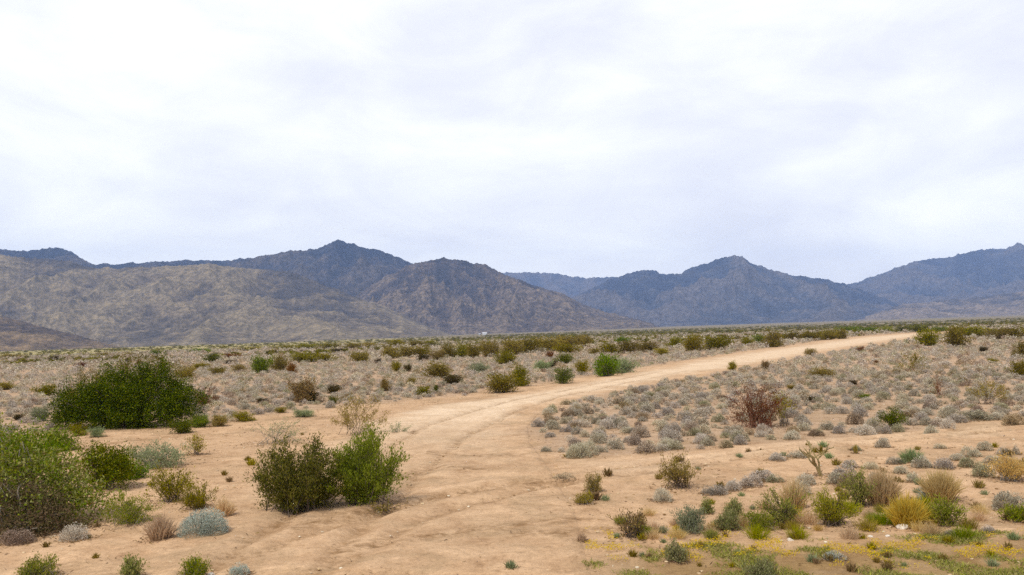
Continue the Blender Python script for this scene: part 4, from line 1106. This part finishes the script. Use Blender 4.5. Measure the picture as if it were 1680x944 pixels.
def house(px, D, W_, dep, hh, label):
    x = (px - CX) / F * D; z = float(H(x, D))
    t = thing('farm_house', (x, D, z), label, 'house')
    V, Q = box(-W_ / 2, W_ / 2, -dep / 2, dep / 2, -.5, hh); link('wall', make_mesh('wall', V, Q, mats=[M['wall']]), t)
    e = .5
    V = np.array([[-W_ / 2 - e, -dep / 2 - e, hh + .01], [W_ / 2 + e, -dep / 2 - e, hh + .01], [W_ / 2 + e, dep / 2 + e, hh + .01], [-W_ / 2 - e, dep / 2 + e, hh + .01], [-W_ / 2 - e, 0, hh + dep * .22], [W_ / 2 + e, 0, hh + dep * .22]])
    link('roof', make_mesh('roof', V, [[0, 1, 5, 4], [2, 3, 4, 5], [0, 3, 2, 1]], [[0, 4, 3], [1, 2, 5]], mats=[M['roof']]), t)
    for k in range(3):
        cx = -W_ * .32 + k * W_ * .3
        V, Q = box(cx - .7, cx + .7, -dep / 2 - .05, -dep / 2 + .02, 1., 2.3); link('window', make_mesh('window', V, Q, mats=[M['pane']]), t)
    V, Q = box(W_ * .42 - .5, W_ * .42 + .5, -dep / 2 - .06, -dep / 2 + .02, 0, 2.1); link('door', make_mesh('door', V, Q, mats=[M['pane']]), t)
house(795, 1900, 9, 6, 4.2, 'small white building far off at the foot of the mountain')
house(787, 1930, 4, 4, 2.6, 'tiny white shed left of the far white building')

# ------------------------------------------------------------------ haze
m, nt, out = newmat('air')
v = N(nt, 'ShaderNodeVolumePrincipled')
v.inputs['Color'].default_value = (.40, .58, 1., 1); v.inputs['Density'].default_value = 8.8e-5
nt.links.new(v.outputs[0], out.inputs['Volume'])
V, Q = box(-9600, 9600, -9600, 9600, -320, 900)
hz = link('haze', make_mesh('haze', V, Q, mats=[m])); tag(hz, 'pale blue desert haze over the whole plain', 'haze', kind='stuff')

# ------------------------------------------------------------------ world, sun, camera
SUN_EL, SUN_AZ = math.radians(55), math.radians(-140)     # azimuth from +Y towards +X: behind the camera, to the left
w = bpy.data.worlds.new('World'); scene.world = w; w.use_nodes = True
nt = w.node_tree; nt.nodes.clear()
out = nt.nodes.new('ShaderNodeOutputWorld'); bg = nt.nodes.new('ShaderNodeBackground'); bg.inputs['Strength'].default_value = .1
sky = nt.nodes.new('ShaderNodeTexSky'); sky.sky_type = 'NISHITA'; sky.sun_disc = False
sky.sun_elevation = SUN_EL; sky.sun_rotation = SUN_AZ
tc = nt.nodes.new('ShaderNodeTexCoord'); mp = nt.nodes.new('ShaderNodeMapping')
mp.inputs['Scale'].default_value = (1, 1, 2.6); mp.inputs['Location'].default_value = (2.35, .9, .4)
nt.links.new(tc.outputs['Generated'], mp.inputs[0])
n1 = N(nt, 'ShaderNodeTexNoise', Scale=1.7, Detail=6., Roughness=.55, Distortion=.5); nt.links.new(mp.outputs[0], n1.inputs['Vector'])
n2 = N(nt, 'ShaderNodeTexNoise', Scale=5., Detail=7., Roughness=.6, Distortion=.8); nt.links.new(mp.outputs[0], n2.inputs['Vector'])
f = math_(nt, 'ADD', math_(nt, 'MULTIPLY', n1.outputs[0], .7), math_(nt, 'MULTIPLY', n2.outputs[0], .3))
cl = ramp(nt, f, [(.36, (7.6, 7.7, 8.5)), (.46, (8.6, 8.7, 9.3)), (.52, (9.4, 9.5, 9.9)), (.58, (10.3, 10.4, 10.5)), (.66, (11.5, 11.5, 11.4))])
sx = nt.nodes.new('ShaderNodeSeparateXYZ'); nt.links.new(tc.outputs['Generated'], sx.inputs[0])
lay = ramp(nt, sx.outputs[2], [(0., (1.40, 1.34, 1.16)), (.05, (1.2, 1.17, 1.08)), (.16, (1.05, 1.04, 1.02)), (.40, (.95, .95, .95)), (.62, (.50, .51, .54)), (1., (.42, .43, .47))])  # unseen sky overhead is dimmed to deepen the shadows under the shrubs
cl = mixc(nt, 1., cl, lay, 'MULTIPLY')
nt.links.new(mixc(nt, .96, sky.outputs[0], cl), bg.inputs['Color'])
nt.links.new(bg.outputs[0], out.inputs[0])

sl_ = bpy.data.lights.new('sun', 'SUN'); sl_.energy = 2.6; sl_.angle = math.radians(9); sl_.color = (1, .95, .86)
so = bpy.data.objects.new('sun', sl_); COL.objects.link(so)
dv = Vector((math.sin(SUN_AZ) * math.cos(SUN_EL), math.cos(SUN_AZ) * math.cos(SUN_EL), math.sin(SUN_EL)))
so.rotation_euler = dv.to_track_quat('Z', 'Y').to_euler(); so.location = (0, 0, 50)

cam = bpy.data.cameras.new('camera'); co = bpy.data.objects.new('camera', cam); COL.objects.link(co)
cam.sensor_width = 36; cam.lens = 36 * F / 1680; cam.clip_start = .1; cam.clip_end = 60000
co.location = (0, 0, CAMZ); co.rotation_euler = (math.pi / 2 + PITCH, 0, 0)
scene.camera = co

scene.view_settings.view_transform = 'Standard'; scene.view_settings.look = 'None'
scene.view_settings.exposure = 0.33; scene.view_settings.gamma = 1
scene.cycles.use_denoising = False
scene.cycles.max_bounces = 6; scene.cycles.diffuse_bounces = 3; scene.cycles.volume_bounces = 1; scene.cycles.transparent_max_bounces = 4
